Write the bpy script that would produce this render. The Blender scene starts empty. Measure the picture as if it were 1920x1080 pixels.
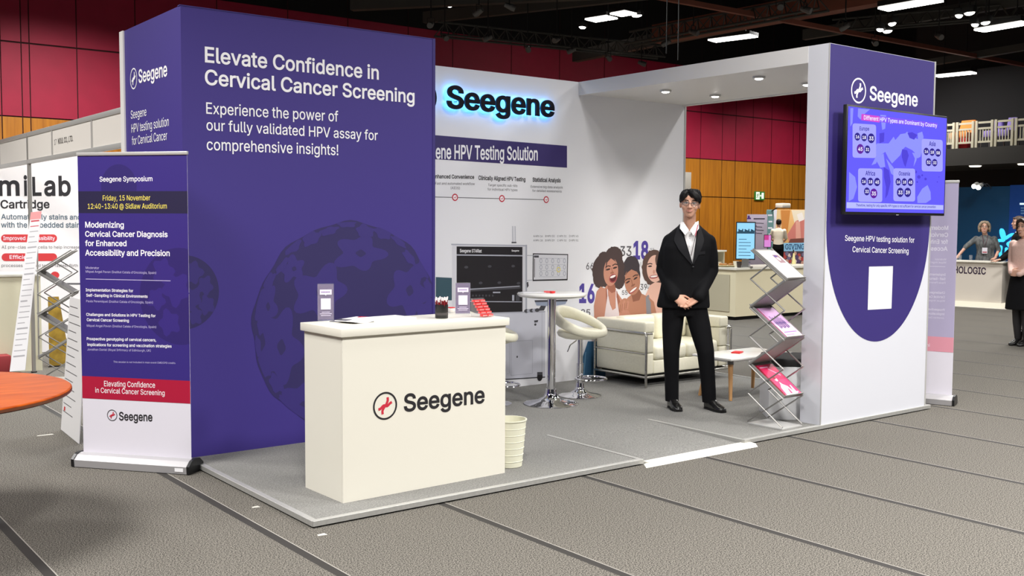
import bpy, bmesh, math, os, random
from math import sin, cos, pi, radians, sqrt
import numpy as np
from mathutils import Vector, Matrix, geometry
from mathutils.bvhtree import BVHTree
random.seed(7)
SC = bpy.context.scene
COL = SC.collection
V = Vector

# ------------------------------------------------------------------ camera
CAM = V((-2.4511, -6.6958, 1.6117)); YAW, PITCH, ROLL, FPX = -0.6579, -0.0632, 0.0057, 1941.54
FWD = V((-sin(YAW)*cos(PITCH), cos(YAW)*cos(PITCH), sin(PITCH)))
_r = V((cos(YAW), sin(YAW), 0)); _u = _r.cross(FWD)
RGT = _r*cos(ROLL) + _u*sin(ROLL); UPV = -_r*sin(ROLL) + _u*cos(ROLL)
cd = bpy.data.cameras.new('camera'); cam = bpy.data.objects.new('camera', cd); COL.objects.link(cam)
cd.sensor_width = 36; cd.lens = 36*FPX/1920; cd.clip_end = 200; cd.clip_start = 0.05
M3 = Matrix((RGT, UPV, -FWD)).transposed()
cam.matrix_world = Matrix.Translation(CAM) @ M3.to_4x4()
SC.camera = cam

# ------------------------------------------------------------------ light and exposure
SC.view_settings.view_transform = 'Standard'; SC.view_settings.look = 'None'
SC.view_settings.gamma = 1; SC.view_settings.use_curve_mapping = False
SC.view_settings.exposure = 0.08
SC.cycles.max_bounces = 6; SC.cycles.diffuse_bounces = 3
wd = bpy.data.worlds.new('world'); SC.world = wd; wd.use_nodes = True
wd.node_tree.nodes['Background'].inputs[0].default_value = (0.9, 0.92, 1, 1)
wd.node_tree.nodes['Background'].inputs[1].default_value = 0.035
# downward lights: the hall's lamps, with some added to brighten fascia and far wall (x, y, z, size, watts, colour)
WARM = (1, .98, .955); COOL = (.92, .96, 1)
for i, (x, y, z, s, e, c, sp) in enumerate([
        (-1.6, -5.6, 5.3, .9, 330, WARM, 150), (2.2, -6.2, 5.3, .9, 330, WARM, 150), (5.6, -5.6, 5.3, .9, 300, WARM, 150), (7.7, -2.6, 5.2, .5, 130, WARM, 150),
        (3.4, -2.4, 5.2, .8, 75, WARM, 150), (-3.4, -1.0, 5.3, 2.2, 350, WARM, 150), (9.0, -7.0, 5.3, .9, 260, WARM, 150),
        (2.4, 3.4, 5.3, 1.2, 150, COOL, 110), (8.0, 4.2, 5.3, 1.2, 200, COOL, 110), (12.5, 1.0, 5.3, 1.2, 180, WARM, 150), (15.5, 6.3, 5.3, 1.0, 130, WARM, 120), (22.0, 13.2, 7.4, 1.4, 420, WARM, 132),
        (27.5, 13.2, 7.4, 1.4, 300, WARM, 132), (16.0, 1.5, 5.3, 1.2, 170, WARM, 150), (3.2, 12.6, 7.4, 1.6, 780, WARM, 138), (1.6, 5.6, 5.3, 1.2, 170, WARM, 120), (-3.2, 4.2, 5.3, 1.0, 260, WARM, 150), (13, -5, 5.3, 1.2, 200, WARM, 160), (22.5, 8.6, 6.0, 1.2, 160, WARM, 180)]):
    ld = bpy.data.lights.new('hall_and_fill_light', 'AREA'); ld.energy = e; ld.shape = 'DISK'; ld.size = s; ld.color = c; ld.spread = radians(sp)
    lo = bpy.data.objects.new('hall_and_fill_light', ld); lo.location = (x, y, z); COL.objects.link(lo)

# ------------------------------------------------------------------ pixel -> place (photo frame 1920x1080)
def ray(px, py): return FWD + RGT*((px-960)/FPX) - UPV*((py-540)/FPX)
def at(px, py, ax, val):
    R = ray(px, py); return CAM + R*((val-CAM[ax])/R[ax])
def hit(px, py, P0, n):
    R = ray(px, py); return CAM + R*((V(P0)-CAM).dot(n)/R.dot(n))
def dep(px, py, d): return CAM + ray(px, py)*d
def depth_of(P): return (V(P)-CAM).dot(FWD)

# ------------------------------------------------------------------ materials
def lin(c):
    f = lambda v: (v/255)/12.92 if v/255 <= .04045 else ((v/255+.055)/1.055)**2.4
    return (f(c[0]), f(c[1]), f(c[2]), 1)
MATS = {}
def mat(name, col, rough=.6, metal=0, noise_amt=0, noise_scale=20, bump=0, emit=0, alpha=1, trans=0, stretch=None, col2=None, spec=.5, coat=0, ramp=.18):
    """col: albedo as an sRGB triple"""
    if name in MATS: return MATS[name]
    m = bpy.data.materials.new(name); m.use_nodes = True; nt = m.node_tree; b = nt.nodes['Principled BSDF']
    b.inputs['Base Color'].default_value = lin(col); b.inputs['Roughness'].default_value = rough
    b.inputs['Metallic'].default_value = metal; b.inputs['Specular IOR Level'].default_value = spec
    b.inputs['Coat Weight'].default_value = coat
    if trans: b.inputs['Transmission Weight'].default_value = trans; b.inputs['IOR'].default_value = 1.2
    if alpha < 1: b.inputs['Alpha'].default_value = alpha
    if emit:
        b.inputs['Base Color'].default_value = tuple(v*.04 for v in lin(col)[:3])+(1,); b.inputs['Emission Color'].default_value = lin(col); b.inputs['Emission Strength'].default_value = emit
    if noise_amt or bump or col2:
        tc = nt.nodes.new('ShaderNodeTexCoord'); mp = nt.nodes.new('ShaderNodeMapping'); nz = nt.nodes.new('ShaderNodeTexNoise')
        nt.links.new(tc.outputs['Object'], mp.inputs[0]); nt.links.new(mp.outputs[0], nz.inputs['Vector'])
        if stretch: mp.inputs['Scale'].default_value = stretch
        nz.inputs['Scale'].default_value = noise_scale; nz.inputs['Detail'].default_value = 3
        rp = nt.nodes.new('ShaderNodeValToRGB'); rp.color_ramp.elements[0].position = .5-ramp; rp.color_ramp.elements[1].position = .5+ramp
        c = lin(col); c2 = lin(col2) if col2 else None
        rp.color_ramp.elements[0].color = c2 or tuple(v*(1-noise_amt) for v in c[:3])+(1,)
        rp.color_ramp.elements[1].color = tuple(min(1, v*(1+noise_amt)) for v in c[:3])+(1,)
        nt.links.new(nz.outputs['Fac'], rp.inputs[0]); nt.links.new(rp.outputs[0], b.inputs['Base Color'])
        if bump:
            bp = nt.nodes.new('ShaderNodeBump'); bp.inputs['Strength'].default_value = bump; bp.inputs['Distance'].default_value = .01
            nt.links.new(nz.outputs['Fac'], bp.inputs['Height']); nt.links.new(bp.outputs[0], b.inputs['Normal'])
    MATS[name] = m; return m
PURPLE = mat('purple print', (58, 43, 128), .6)
PURPLE_D = mat('purple print dark', (42, 33, 90), .6)
PURPLE_M = mat('purple print mid', (51, 38, 114), .6)
TOWERP = mat('tower purple', (50, 37, 112), .6)
BANP = mat('banner purple', (54, 39, 124), .5)
BANP_D = mat('banner purple dark', (46, 33, 106), .5)
NAVY = mat('navy strip', (36, 31, 66), .5)
CRIM = mat('crimson print', (176, 18, 56), .5)
WHITE = mat('white paint', (226, 224, 222), .5)
WHITE_W = mat('wall white', (238, 238, 242), .55)
CREAM = mat('cream laminate', (226, 222, 209), .35)
PRINTW = mat('white print', (236, 234, 244), .5)
INK = mat('black ink', (34, 32, 36), .5)
GREYINK = mat('grey ink', (96, 94, 98), .5)
RED = mat('logo red', (196, 40, 62), .5)
YEL = mat('yellow print', (236, 220, 96), .5)
ALU = mat('aluminium', (168, 167, 163), .4, .25, noise_amt=.06, noise_scale=60)
ALU_P = mat('painted aluminium', (200, 199, 196), .4, .35)
CHROME = mat('chrome', (225, 225, 228), .07, 1)
STEEL = mat('grey steel', (150, 148, 145), .35, .8)
BLACKP = mat('black plastic', (22, 22, 24), .35)
BLACKM = mat('matt black', (14, 14, 15), .8)
LEATHER = mat('cream leather', (240, 236, 214), .38, bump=.15, noise_scale=45, noise_amt=.02)
SUIT = mat('black suit cloth', (12, 12, 15), .85, noise_amt=.12, noise_scale=180, spec=.2)
SKIN = mat('skin', (216, 164, 138), .5, noise_amt=.05, noise_scale=30)
SKIN2 = mat('pale skin', (222, 172, 148), .5, noise_amt=.05, noise_scale=30)
HAIRB = mat('black hair', (13, 11, 11), .6, noise_amt=.5, noise_scale=90, bump=.5, spec=.3, stretch=(1, 1, .2))
SHIRT = mat('white shirt cloth', (238, 236, 236), .7)
SHOE = mat('black shoe leather', (18, 17, 17), .25, coat=.3)
LENSM = mat('spectacle lens', (240, 244, 248), .05, alpha=.04, spec=.2)
GLASSM = mat('clear acrylic', (235, 238, 242), .05, alpha=.07, spec=.5)
LAMPW = mat('lit lamp', (255, 250, 240), emit=14)
TILEINK = mat('lip', (150, 74, 70), .5)

# ------------------------------------------------------------------ object helpers
XF = {}
def thing(name, label, cat, loc=(0, 0, 0), rotz=0, group=None):
    o = bpy.data.objects.new(name, None); COL.objects.link(o); o.location = loc; o.rotation_euler = (0, 0, rotz)
    o.empty_display_size = .1
    o['label'] = label; o['category'] = cat
    if group: o['group'] = group
    XF[o] = Matrix.Translation(V(loc)) @ Matrix.Rotation(rotz, 4, 'Z'); return o
def tag(o, label, cat, group=None):
    o['label'] = label; o['category'] = cat
    if group: o['group'] = group
    return o
def struct(o): o['kind'] = 'structure'; return o
def finish(me, angle=35):
    for p in me.polygons: p.use_smooth = True
    me.set_sharp_from_angle(angle=radians(angle))
def part(name, bm, m, parent=None, world=False, angle=35, smooth=True, label=None):
    me = bpy.data.meshes.new(name)
    if isinstance(bm, bpy.types.Mesh): me = bm; me.name = name
    else:
        bm.to_mesh(me); bm.free()
    if m is not None:
        if isinstance(bm, bpy.types.Mesh): me.materials.clear()
        for x in (m if isinstance(m, (list, tuple)) else [m]): me.materials.append(x)
    if smooth: finish(me, angle)
    o = bpy.data.objects.new(name, me); COL.objects.link(o)
    if parent is not None:
        o.parent = parent
        W = XF.get(parent, Matrix())
        if world: me.transform(W.inverted())
        XF[o] = W
    if label: o['label'] = label
    return o
def copy_tree(o, loc=None, rotz=None, label=None, parent=None):
    c = o.copy(); COL.objects.link(c)
    if parent is not None: c.parent = parent
    if loc is not None: c.location = loc
    if rotz is not None: c.rotation_euler = (0, 0, rotz)
    if label: c['label'] = label
    XF[c] = Matrix.Translation(c.location) @ Matrix.Rotation(c.rotation_euler[2], 4, 'Z') if parent is None else XF[parent]
    for ch in list(o.children): copy_tree(ch, parent=c)
    return c

# ------------------------------------------------------------------ mesh helpers (all add to a bmesh)
def B(): return bmesh.new()
def box(bm, x0, x1, y0, y1, z0, z1, bev=0, seg=2, mi=0, xf=None):
    b2 = bmesh.new() if bev else bm
    vs = [b2.verts.new((x, y, z)) for z in (z0, z1) for y in (y0, y1) for x in (x0, x1)]
    fs = []
    for q in ((0, 2, 3, 1), (4, 5, 7, 6), (0, 1, 5, 4), (2, 6, 7, 3), (0, 4, 6, 2), (1, 3, 7, 5)):
        f = b2.faces.new([vs[i] for i in q]); f.material_index = mi; fs.append(f)
    if bev:
        bmesh.ops.bevel(b2, geom=b2.edges[:], offset=bev, segments=seg, affect='EDGES', profile=.5)
        if xf: b2.transform(xf)
        for f in b2.faces: f.material_index = mi
        me = bpy.data.meshes.new('t'); b2.to_mesh(me); b2.free(); bm.from_mesh(me); bpy.data.meshes.remove(me)
    elif xf:
        bmesh.ops.transform(bm, matrix=xf, verts=vs)
    return bm
def frame_of(d, up=None):
    d = V(d).normalized(); a = up or (V((0, 0, 1)) if abs(d.z) < .95 else V((1, 0, 0)))
    u = V(a).cross(d).normalized(); return u, d.cross(u).normalized()
def loft(bm, rings, caps=True, mi=0):
    """rings: lists of points of equal length"""
    R = [[bm.verts.new(p) for p in r] for r in rings]; n = len(R[0])
    for a, b in zip(R, R[1:]):
        for i in range(n):
            f = bm.faces.new((a[i], a[(i+1) % n], b[(i+1) % n], b[i])); f.material_index = mi
    if caps:
        f = bm.faces.new(list(reversed(R[0]))); f.material_index = mi
        f = bm.faces.new(R[-1]); f.material_index = mi
    return bm
def ringp(c, u, v, ru, rv, n=16, e=2.0):
    out = []
    for i in range(n):
        a = 2*pi*i/n; ca, sa = cos(a), sin(a)
        out.append(V(c) + u*(ru*abs(ca)**(2/e)*(1 if ca >= 0 else -1)) + v*(rv*abs(sa)**(2/e)*(1 if sa >= 0 else -1)))
    return out
def tube(bm, pts, r, n=10, caps=True, mi=0, closed=False):
    pts = [V(p) for p in pts]; rs = r if isinstance(r, (list, tuple)) else [r]*len(pts)
    rings = []; u = None
    for i, p in enumerate(pts):
        d = (pts[min(i+1, len(pts)-1)] - pts[max(i-1, 0)])
        if closed: d = pts[(i+1) % len(pts)] - pts[i-1]
        d.normalize()
        if u is None: u, v = frame_of(d)
        else:
            u = (u - d*u.dot(d)).normalized()
        v = d.cross(u)
        rings.append(ringp(p, u, v, rs[i], rs[i], n))
    if closed:
        R = [[bm.verts.new(p) for p in q] for q in rings]
        for a, b in zip(R, R[1:]+R[:1]):
            for i in range(n): bm.faces.new((a[i], a[(i+1) % n], b[(i+1) % n], b[i])).material_index = mi
        return bm
    return loft(bm, rings, caps, mi)
def cyl(bm, p0, p1, r0, r1=None, n=20, mi=0): return tube(bm, [p0, p1], [r0, r0 if r1 is None else r1], n, True, mi)
def lathe(bm, prof, n=32, c=(0, 0, 0), caps=True, mi=0):
    X, Y = V((1, 0, 0)), V((0, 1, 0))
    return loft(bm, [ringp(V(c)+V((0, 0, z)), X, Y, max(r, 1e-4), max(r, 1e-4), n) for r, z in prof], caps, mi)
def ell(bm, c, r, rot=None, nu=16, nv=10, mi=0):
    rings = []
    for j in range(nv+1):
        t = -pi/2 + pi*j/nv; k = max(cos(t), .02)
        ring = []
        for i in range(nu):
            a = 2*pi*i/nu; p = V((r[0]*cos(a)*k, r[1]*sin(a)*k, r[2]*sin(t)))
            ring.append(V(c) + (rot @ p if rot else p))
        rings.append(ring)
    return loft(bm, rings, True, mi)
def limb(bm, pts, rs, n=14, flat=1.0, up=None):
    """tapered round-ended limb"""
    pts = [V(p) for p in pts]; P = []; R = []
    d0 = (pts[0]-pts[1]).normalized(); d1 = (pts[-1]-pts[-2]).normalized()
    for t in (.97, .75, .4): P.append(pts[0]+d0*rs[0]*t); R.append(rs[0]*sqrt(max(.01, 1-t*t)))
    for i, p in enumerate(pts):
        P.append(p); R.append(rs[i])
        if i < len(pts)-1: P.append((p+pts[i+1])/2); R.append((rs[i]+rs[i+1])/2)
    for t in (.4, .75, .97): P.append(pts[-1]+d1*rs[-1]*t); R.append(rs[-1]*sqrt(max(.01, 1-t*t)))
    return tube(bm, P, R, n)
def prism(bm, pts, d, mi=0):
    """closed outline (3-D points) extruded by vector d"""
    a = [bm.verts.new(p) for p in pts]; b = [bm.verts.new(V(p)+V(d)) for p in pts]; n = len(a)
    fs = [bm.faces.new(list(reversed(a))), bm.faces.new(b)]
    for i in range(n): fs.append(bm.faces.new((a[i], a[(i+1) % n], b[(i+1) % n], b[i])))
    for f in fs: f.material_index = mi
    return bm
def recalc(bm): bmesh.ops.recalc_face_normals(bm, faces=bm.faces[:]); return bm
def bake(bm, voxel, smooth=4, extra=None):
    me = bpy.data.meshes.new('t'); recalc(bm); bm.to_mesh(me); bm.free()
    o = bpy.data.objects.new('t', me); COL.objects.link(o)
    md = o.modifiers.new('r', 'REMESH'); md.mode = 'VOXEL'; md.voxel_size = voxel
    if smooth:
        s = o.modifiers.new('s', 'SMOOTH'); s.iterations = smooth; s.factor = .5
    dg = bpy.context.evaluated_depsgraph_get(); dg.update()
    me2 = bpy.data.meshes.new_from_object(o.evaluated_get(dg)); bpy.data.objects.remove(o); bpy.data.meshes.remove(me)
    return me2

# ------------------------------------------------------------------ printed graphics and lettering
try: INTER = bpy.data.fonts.load(os.path.join(bpy.utils.resource_path('LOCAL'), 'datafiles', 'fonts', 'Inter.woff2'))
except Exception: INTER = None
_tc = {}
def text_mesh(s, font='inter', offset=0):
    """filled letter outlines (x, y) of a line of text, 1 unit high; overlapping strokes are united by winding number"""
    offset = round(offset, 4); k = (s, font, offset)
    if k in _tc: return _tc[k]
    c = bpy.data.curves.new('t', 'FONT'); c.body = s; c.size = 1; c.resolution_u = 3 if len(s) > 34 else 6; c.fill_mode = 'NONE'
    if font == 'inter' and INTER: c.font = INTER
    o = bpy.data.objects.new('t', c); COL.objects.link(o)
    dg = bpy.context.evaluated_depsgraph_get(); dg.update()
    me = bpy.data.meshes.new_from_object(o.evaluated_get(dg)); bpy.data.objects.remove(o); bpy.data.curves.remove(c)
    co = [V((v.co.x, v.co.y)) for v in me.vertices]; ed = [tuple(e.vertices) for e in me.edges]; bpy.data.meshes.remove(me)
    nb = {}
    for a, b in ed: nb.setdefault(a, []).append(b); nb.setdefault(b, []).append(a)
    seen = set(); loops = []
    for a0 in range(len(co)):
        if a0 in seen or a0 not in nb: continue
        lp = [a0]; seen.add(a0); cur = a0
        nxt = min(nb[a0], key=lambda q: (abs(q-a0) != 1 or q < a0))
        while nxt not in seen:
            lp.append(nxt); seen.add(nxt); o_ = [q for q in nb[nxt] if q != cur]; cur, nxt = nxt, (o_[0] if o_ else a0)
        loops.append(lp)
    if offset:
        ar = lambda lp: sum(co[a].x*co[b].y-co[b].x*co[a].y for a, b in zip(lp, lp[1:]+lp[:1]))
        sg = 1 if max((ar(lp) for lp in loops), key=abs) > 0 else -1; new = {}
        for lp in loops:
            n_ = len(lp)
            for i in range(n_):
                p_, q_, r_ = co[lp[i-1]], co[lp[i]], co[lp[(i+1) % n_]]; d1 = q_-p_; d2 = r_-q_
                if d1.length < 1e-7 or d2.length < 1e-7: d1 = d2 = (r_-p_)
                if d1.length < 1e-7: new[lp[i]] = q_.copy(); continue
                n1 = V((d1.y, -d1.x)).normalized(); n2 = V((d2.y, -d2.x)).normalized(); m_ = n1+n2
                if m_.length < .2: m_ = n1.copy()
                m_.normalize(); new[lp[i]] = q_+m_*(sg*offset/max(.6, m_.dot(n1)))
        for i, v_ in new.items(): co[i] = v_
    E = [(a, b) for lp in loops for a, b in zip(lp, lp[1:]+lp[:1])]
    vs, _e, fs, *_ = geometry.delaunay_2d_cdt(co, E, [], 0, 1e-6)
    VA = np.array([tuple(v) for v in vs]); F = np.array([f for f in fs if len(f) == 3]); C = VA[F].mean(axis=1)
    A = np.array([tuple(co[a]) for a, b in E]); Bq = np.array([tuple(co[b]) for a, b in E])
    wn = np.zeros(len(C), int)
    for (ax, ay), (bx, by) in zip(A, Bq):
        if ay == by: continue
        m = (C[:, 1] >= min(ay, by)) & (C[:, 1] < max(ay, by))
        if not m.any(): continue
        xx = ax+(C[m, 1]-ay)*(bx-ax)/(by-ay); wn[m] += np.where(xx > C[m, 0], 1 if by > ay else -1, 0)
    F = F[wn != 0]
    x0, x1 = VA[F.ravel(), 0].min(), VA[F.ravel(), 0].max()
    _tc[k] = ([V((x, y, 0)) for x, y in VA], [tuple(int(i) for i in f) for f in F], float(x0), float(x1)); return _tc[k]
CAPH = {}
def caph(font):
    if font not in CAPH: CAPH[font] = max(text_mesh('H', font)[0][i].y for f in text_mesh('H', font)[1] for i in f)
    return CAPH[font]
class Flat:
    """flat printed shapes on the plane (P0, n); points come as photo pixels, 3-D points or (u, v) metres from P0"""
    def __init__(s, P0, n, off=.0012):
        s.P0 = V(P0); s.n = V(n).normalized(); s.u = V((0, 0, 1)).cross(s.n).normalized(); s.v = s.n.cross(s.u); s.off = off
        s.items = []; s.mats = []
    def m(s, m):
        if m not in s.mats: s.mats.append(m)
        return s.mats.index(m)
    def pt(s, px, py): return hit(px, py, s.P0, s.n)
    def uv(s, u, v): return s.P0 + s.u*u + s.v*v
    def poly3(s, pts, m, layer=0):
        s.items.append((layer, len(s.items), [V(p) for p in pts], [tuple(range(len(pts)))], s.m(m)))
    def poly(s, pxs, m, layer=0): s.poly3([s.pt(*p) for p in pxs], m, layer)
    def rect(s, x0, y0, x1, y1, m, layer=0): s.poly([(x0, y0), (x1, y0), (x1, y1), (x0, y1)], m, layer)
    def disc3(s, c, ru, rv, m, layer=0, n=40, a0=0, a1=2*pi, rot=0, wob=None):
        pts = []
        for i in range(n):
            a = a0+(a1-a0)*i/(n if abs(a1-a0-2*pi) < 1e-6 else n-1); k = wob(a) if wob else 1
            x, y = ru*k*cos(a), rv*k*sin(a); pts.append(V(c)+s.u*(x*cos(rot)-y*sin(rot))+s.v*(x*sin(rot)+y*cos(rot)))
        s.poly3(pts, m, layer)
    def ring3(s, c, r, w, m, layer=0, n=48):
        vs, fs = [], []
        for i in range(n):
            a = 2*pi*i/n; d = s.u*cos(a)+s.v*sin(a); vs += [V(c)+d*r, V(c)+d*(r-w)]; j = (i+1) % n; fs.append((2*i, 2*j, 2*j+1, 2*i+1))
        s.items.append((layer, len(s.items), vs, fs, s.m(m)))
    def line3(s, pts, w, m, layer=0):
        pts = [V(p) for p in pts]; L = []; R = []
        for i, p in enumerate(pts):
            d = (pts[min(i+1, len(pts)-1)]-pts[max(i-1, 0)]).normalized(); q = s.n.cross(d)*(w/2); L.append(p+q); R.append(p-q)
        n = len(pts); s.items.append((layer, len(s.items), L+R, [(i, i+1, n+i+1, n+i) for i in range(n-1)], s.m(m)))
    def line(s, pxs, w, m, layer=0): s.line3([s.pt(*p) for p in pxs], w, m, layer)
    def text3(s, t, A, Bp, H, m, layer=1, bold=0, font='inter', offset=0):
        """A: baseline start, Bp: baseline end (3-D); H: capital height in m (None keeps the letters' own proportion)"""
        off = offset or bold*caph(font)*.9
        vs, fs, x0, x1 = text_mesh(t, font, off); A = V(A); d = V(Bp)-A; sx = d.length/(x1-x0); d.normalize()
        sy = (H/caph(font)) if H else sx
        s.items.append((layer, len(s.items), [A+d*((v.x-x0)*sx)+s.v*(v.y*sy) for v in vs], fs, s.m(m)))
    def text(s, t, a, b, top, m, layer=1, bold=0, font='inter', offset=0):
        A, Bp = s.pt(*a), s.pt(*b); H = None
        if top is not None: H = abs((s.pt(a[0], top)-A).dot(s.v))
        s.text3(t, A, Bp, H, m, layer, bold, font, offset)
    def done(s, name, parent, label=None):
        bm = bmesh.new()
        for r, (layer, seq, vs, fs, mi) in enumerate(sorted(s.items, key=lambda q: q[:2])):
            o = s.n*(s.off+r*1.5e-5); vv = [bm.verts.new(p+o) for p in vs]
            if len(fs) == 1 and len(fs[0]) > 4:
                uvs = [V(((p-s.P0).dot(s.u), (p-s.P0).dot(s.v), 0)) for p in vs]; fs = [tuple(q) for q in geometry.tessellate_polygon([uvs])]
            for f in fs:
                try: q = bm.faces.new([vv[j] for j in f]); q.material_index = mi
                except ValueError: pass
        bm.normal_update()
        fl = [f for f in bm.faces if f.normal.dot(s.n) < 0]
        bmesh.ops.reverse_faces(bm, faces=fl)
        return part(name, bm, s.mats, parent, world=True, smooth=False, label=label)
def emblem(g, c, r, ring, mark, layer=1, w=.1):
    """round emblem: a ring round a slanted crossed-strand mark"""
    c = V(c); g.ring3(c, r, r*w*1.6, ring, layer)
    def P(x, y): return c+g.u*(x*r)+g.v*(y*r)
    def sm(pts):
        out = []
        for i in range(len(pts)-1):
            p0, p1, p2, p3 = pts[max(i-1, 0)], pts[i], pts[i+1], pts[min(i+2, len(pts)-1)]
            for k in range(6):
                t = k/6; out.append(P(*[.5*(2*b+(c_-a)*t+(2*a-5*b+4*c_-d)*t*t+(3*b-a-3*c_+d)*t**3) for a, b, c_, d in zip(p0, p1, p2, p3)]))
        return out+[P(*pts[-1])]
    g.line3(sm([(.2, .6), (.22, .38), (.1, .12), (-.08, -.1), (-.22, -.34), (-.2, -.58)]), r*.19, mark, layer+1)
    g.line3(sm([(-.56, -.2), (-.38, -.16), (-.16, .02), (.0, .02), (.18, -.02), (.4, .14), (.56, .22)]), r*.19, mark, layer+2)
def lobes(k, amp, ph): return lambda a: 1+amp*cos(k*a+ph)+amp*.4*cos((k-2)*a+ph*2.3)
# ================================================================== THE HALL
YW = 17.0; XR = 26.0; XFAR = 34.0; YE = 10.6; CZ_ = 9.4; ZP = .0344; KW_ = (YW+6.6958)/(9.09+6.6958)
sx_ = lambda x: -2.4511+(x+2.4511)*KW_
sz_ = lambda z: 1.6117+(z-1.6117)*KW_ if z > 0 else 0
CARPET = mat('speckled carpet', (130, 125, 117), .95, col2=(38, 37, 35), noise_scale=150, bump=.06, spec=.1, ramp=.13)
SEAM = mat('carpet seam tape', (42, 39, 36), .8)
SEAML = mat('carpet seam edge', (150, 146, 138), .8)
bm = B()
xs = [-1.287, -.226, .812, 1.9, 2.941, 3.985, 5.06, 6.122] + [6.122+1.05*i for i in range(1, 26)]
xs = [-1.287-1.05*i for i in range(9, 0, -1)] + xs
edges = [-12.0]
for x in xs:
    if x > XFAR-.2: break
    edges += [x-.024, x+.024, x+.030]
edges.append(XFAR)
for i, (a, b) in enumerate(zip(edges, edges[1:])):
    f = bm.faces.new([bm.verts.new(p) for p in ((a, -13, 0), (b, -13, 0), (b, YW, 0), (a, YW, 0))])
    f.material_index = (0, 1, 2)[i % 3]
struct(part('floor', bm, [CARPET, SEAM, SEAML], smooth=False))
SCUFF = mat('white tape scrap', (190, 187, 178), .7)
for i, (px, py, w, nm, l, c) in enumerate(((84, 816, .06, 'floor_tape', 'short white strip of tape stuck to the carpet near the orange table', 'tape'), (479, 951, .022, 'paper_scrap', 'tiny white scrap on the carpet beside the platform edge strip', 'scrap'), (603, 1003, .025, 'paper_scrap', 'tiny white scrap on the carpet below the platform front corner', 'scrap'))):
    p = at(px, py, 2, 0); bm = B()
    prism(bm, [p+V((-w, -.012, .001)), p+V((w, -.02, .001)), p+V((w*.9, .016, .001)), p+V((-w*.8, .012, .001))], (0, 0, .001))
    tag(part(nm, bm, SCUFF, smooth=False), l, c)

# far wall: crimson panels over golden timber panels, dark joints
GAP = mat('panel joint', (52, 14, 16), .9)
REDP = mat('crimson wall panel', (158, 14, 52), .6, noise_amt=.05, noise_scale=3)
BLKW = mat('shaded upper wall', (12, 6, 7), .9)  # near-black top row: fall-off of light with height put into the colour
WOOD = mat('golden timber panel', (188, 120, 24), .5, col2=(160, 96, 15), noise_scale=2.4, stretch=(6, 6, .35))
jx = [-12, -10.2, -8.4, -6.7, -5.2, -3.6, -2.2, -.9, .25, .794, 1.06, 1.166, 1.803, 2.639, 3.9, 5.1, 6.2, 7.4, 8.35, 9.7, 10.9, 12.1, 13.3, 14.2, 15.02, 15.74, 16.2, 16.8, 17.48, 18.3, 18.55, 19.6, 20.4, 21.3, 21.85]
jx = [sx_(x) for x in jx]
rows = [(0, 2.205, 2), (2.215, 3.045, 2), (3.055, 4.07, 1), (4.085, 5.05, 1), (5.05, 6.75, 3)]
rows = [(sz_(a), sz_(b), m) for a, b, m in rows]
bm = B()
box(bm, -13, XFAR, YW+.02, YW+.3, 0, CZ_, mi=0)
for z0, z1, mi in rows:
    for a, b in zip(jx, jx[1:]):
        f = bm.faces.new([bm.verts.new(p) for p in ((a+.011, YW, z0+.006), (b-.011, YW, z0+.006), (b-.011, YW, z1-.006), (a+.011, YW, z1-.006))]); f.material_index = mi
struct(part('wall_back', bm, [GAP, REDP, WOOD, BLKW], smooth=False))
bm = B(); box(bm, XR, XR+.3, -13, YE, 0, CZ_)
struct(part('wall_right', bm, mat('dark side wall', (30, 27, 28), .8), smooth=False))
bm = B(); box(bm, -13, XFAR+.3, -13, YW+.3, CZ_, CZ_+.2)
struct(part('ceiling', bm, mat('black ceiling', (17, 17, 18), .9, noise_amt=.4, noise_scale=.6), smooth=False))

bm = B(); box(bm, XFAR, XFAR+.3, YE, YW+.3, 0, CZ_); box(bm, XR+.3, XFAR, YE-.3, YE, 0, CZ_)
struct(part('wall_far', bm, mat('dark side wall', (30, 27, 28), .8), smooth=False))
# balcony along the right-hand wall
XB = 23.4
SLAB = mat('dark balcony fascia', (54, 52, 48), .7)
RAIL = mat('cream railing paint', (214, 208, 184), .5)
def bz(px, py): return at(px, py, 0, XB)
zt, zb, zd = bz(1850, 225).z, bz(1850, 274).z, bz(1850, 308).z
t = thing('balcony', 'dark balcony deck along the far side wall above the blue booth', 'balcony', (XB, 4, zd))
bm = B(); box(bm, XB, XR-.02, -6, YE-.1, zd, zb-.02); part('deck', bm, SLAB, t, world=True, smooth=False)
bm = B(); box(bm, XB+1.8, XR-.03, -6, YE-.12, zb-.019, zt+1.6); struct(part('wall_balcony', bm, mat('balcony rear', (20, 19, 21), .8), smooth=False))
for i, (px, py) in enumerate(((1820, 310), (1897, 305))):
    p = at(px, py, 2, zd)
    bm = B(); lathe(bm, [(.0, -.02), (.13, -.02), (.15, 0), (.15, .01)], 20, (p.x if p.x > XB+.2 else XB+.4, p.y, zd-.012))
    o = part('downlight', bm, mat('downlight glow', (255, 246, 225), emit=3))
    tag(o, ('round downlight under the balcony above the flanking white spotlights', 'round downlight under the balcony over the heads of the booth visitors')[i], 'ceiling light', 'balcony downlights')
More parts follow.
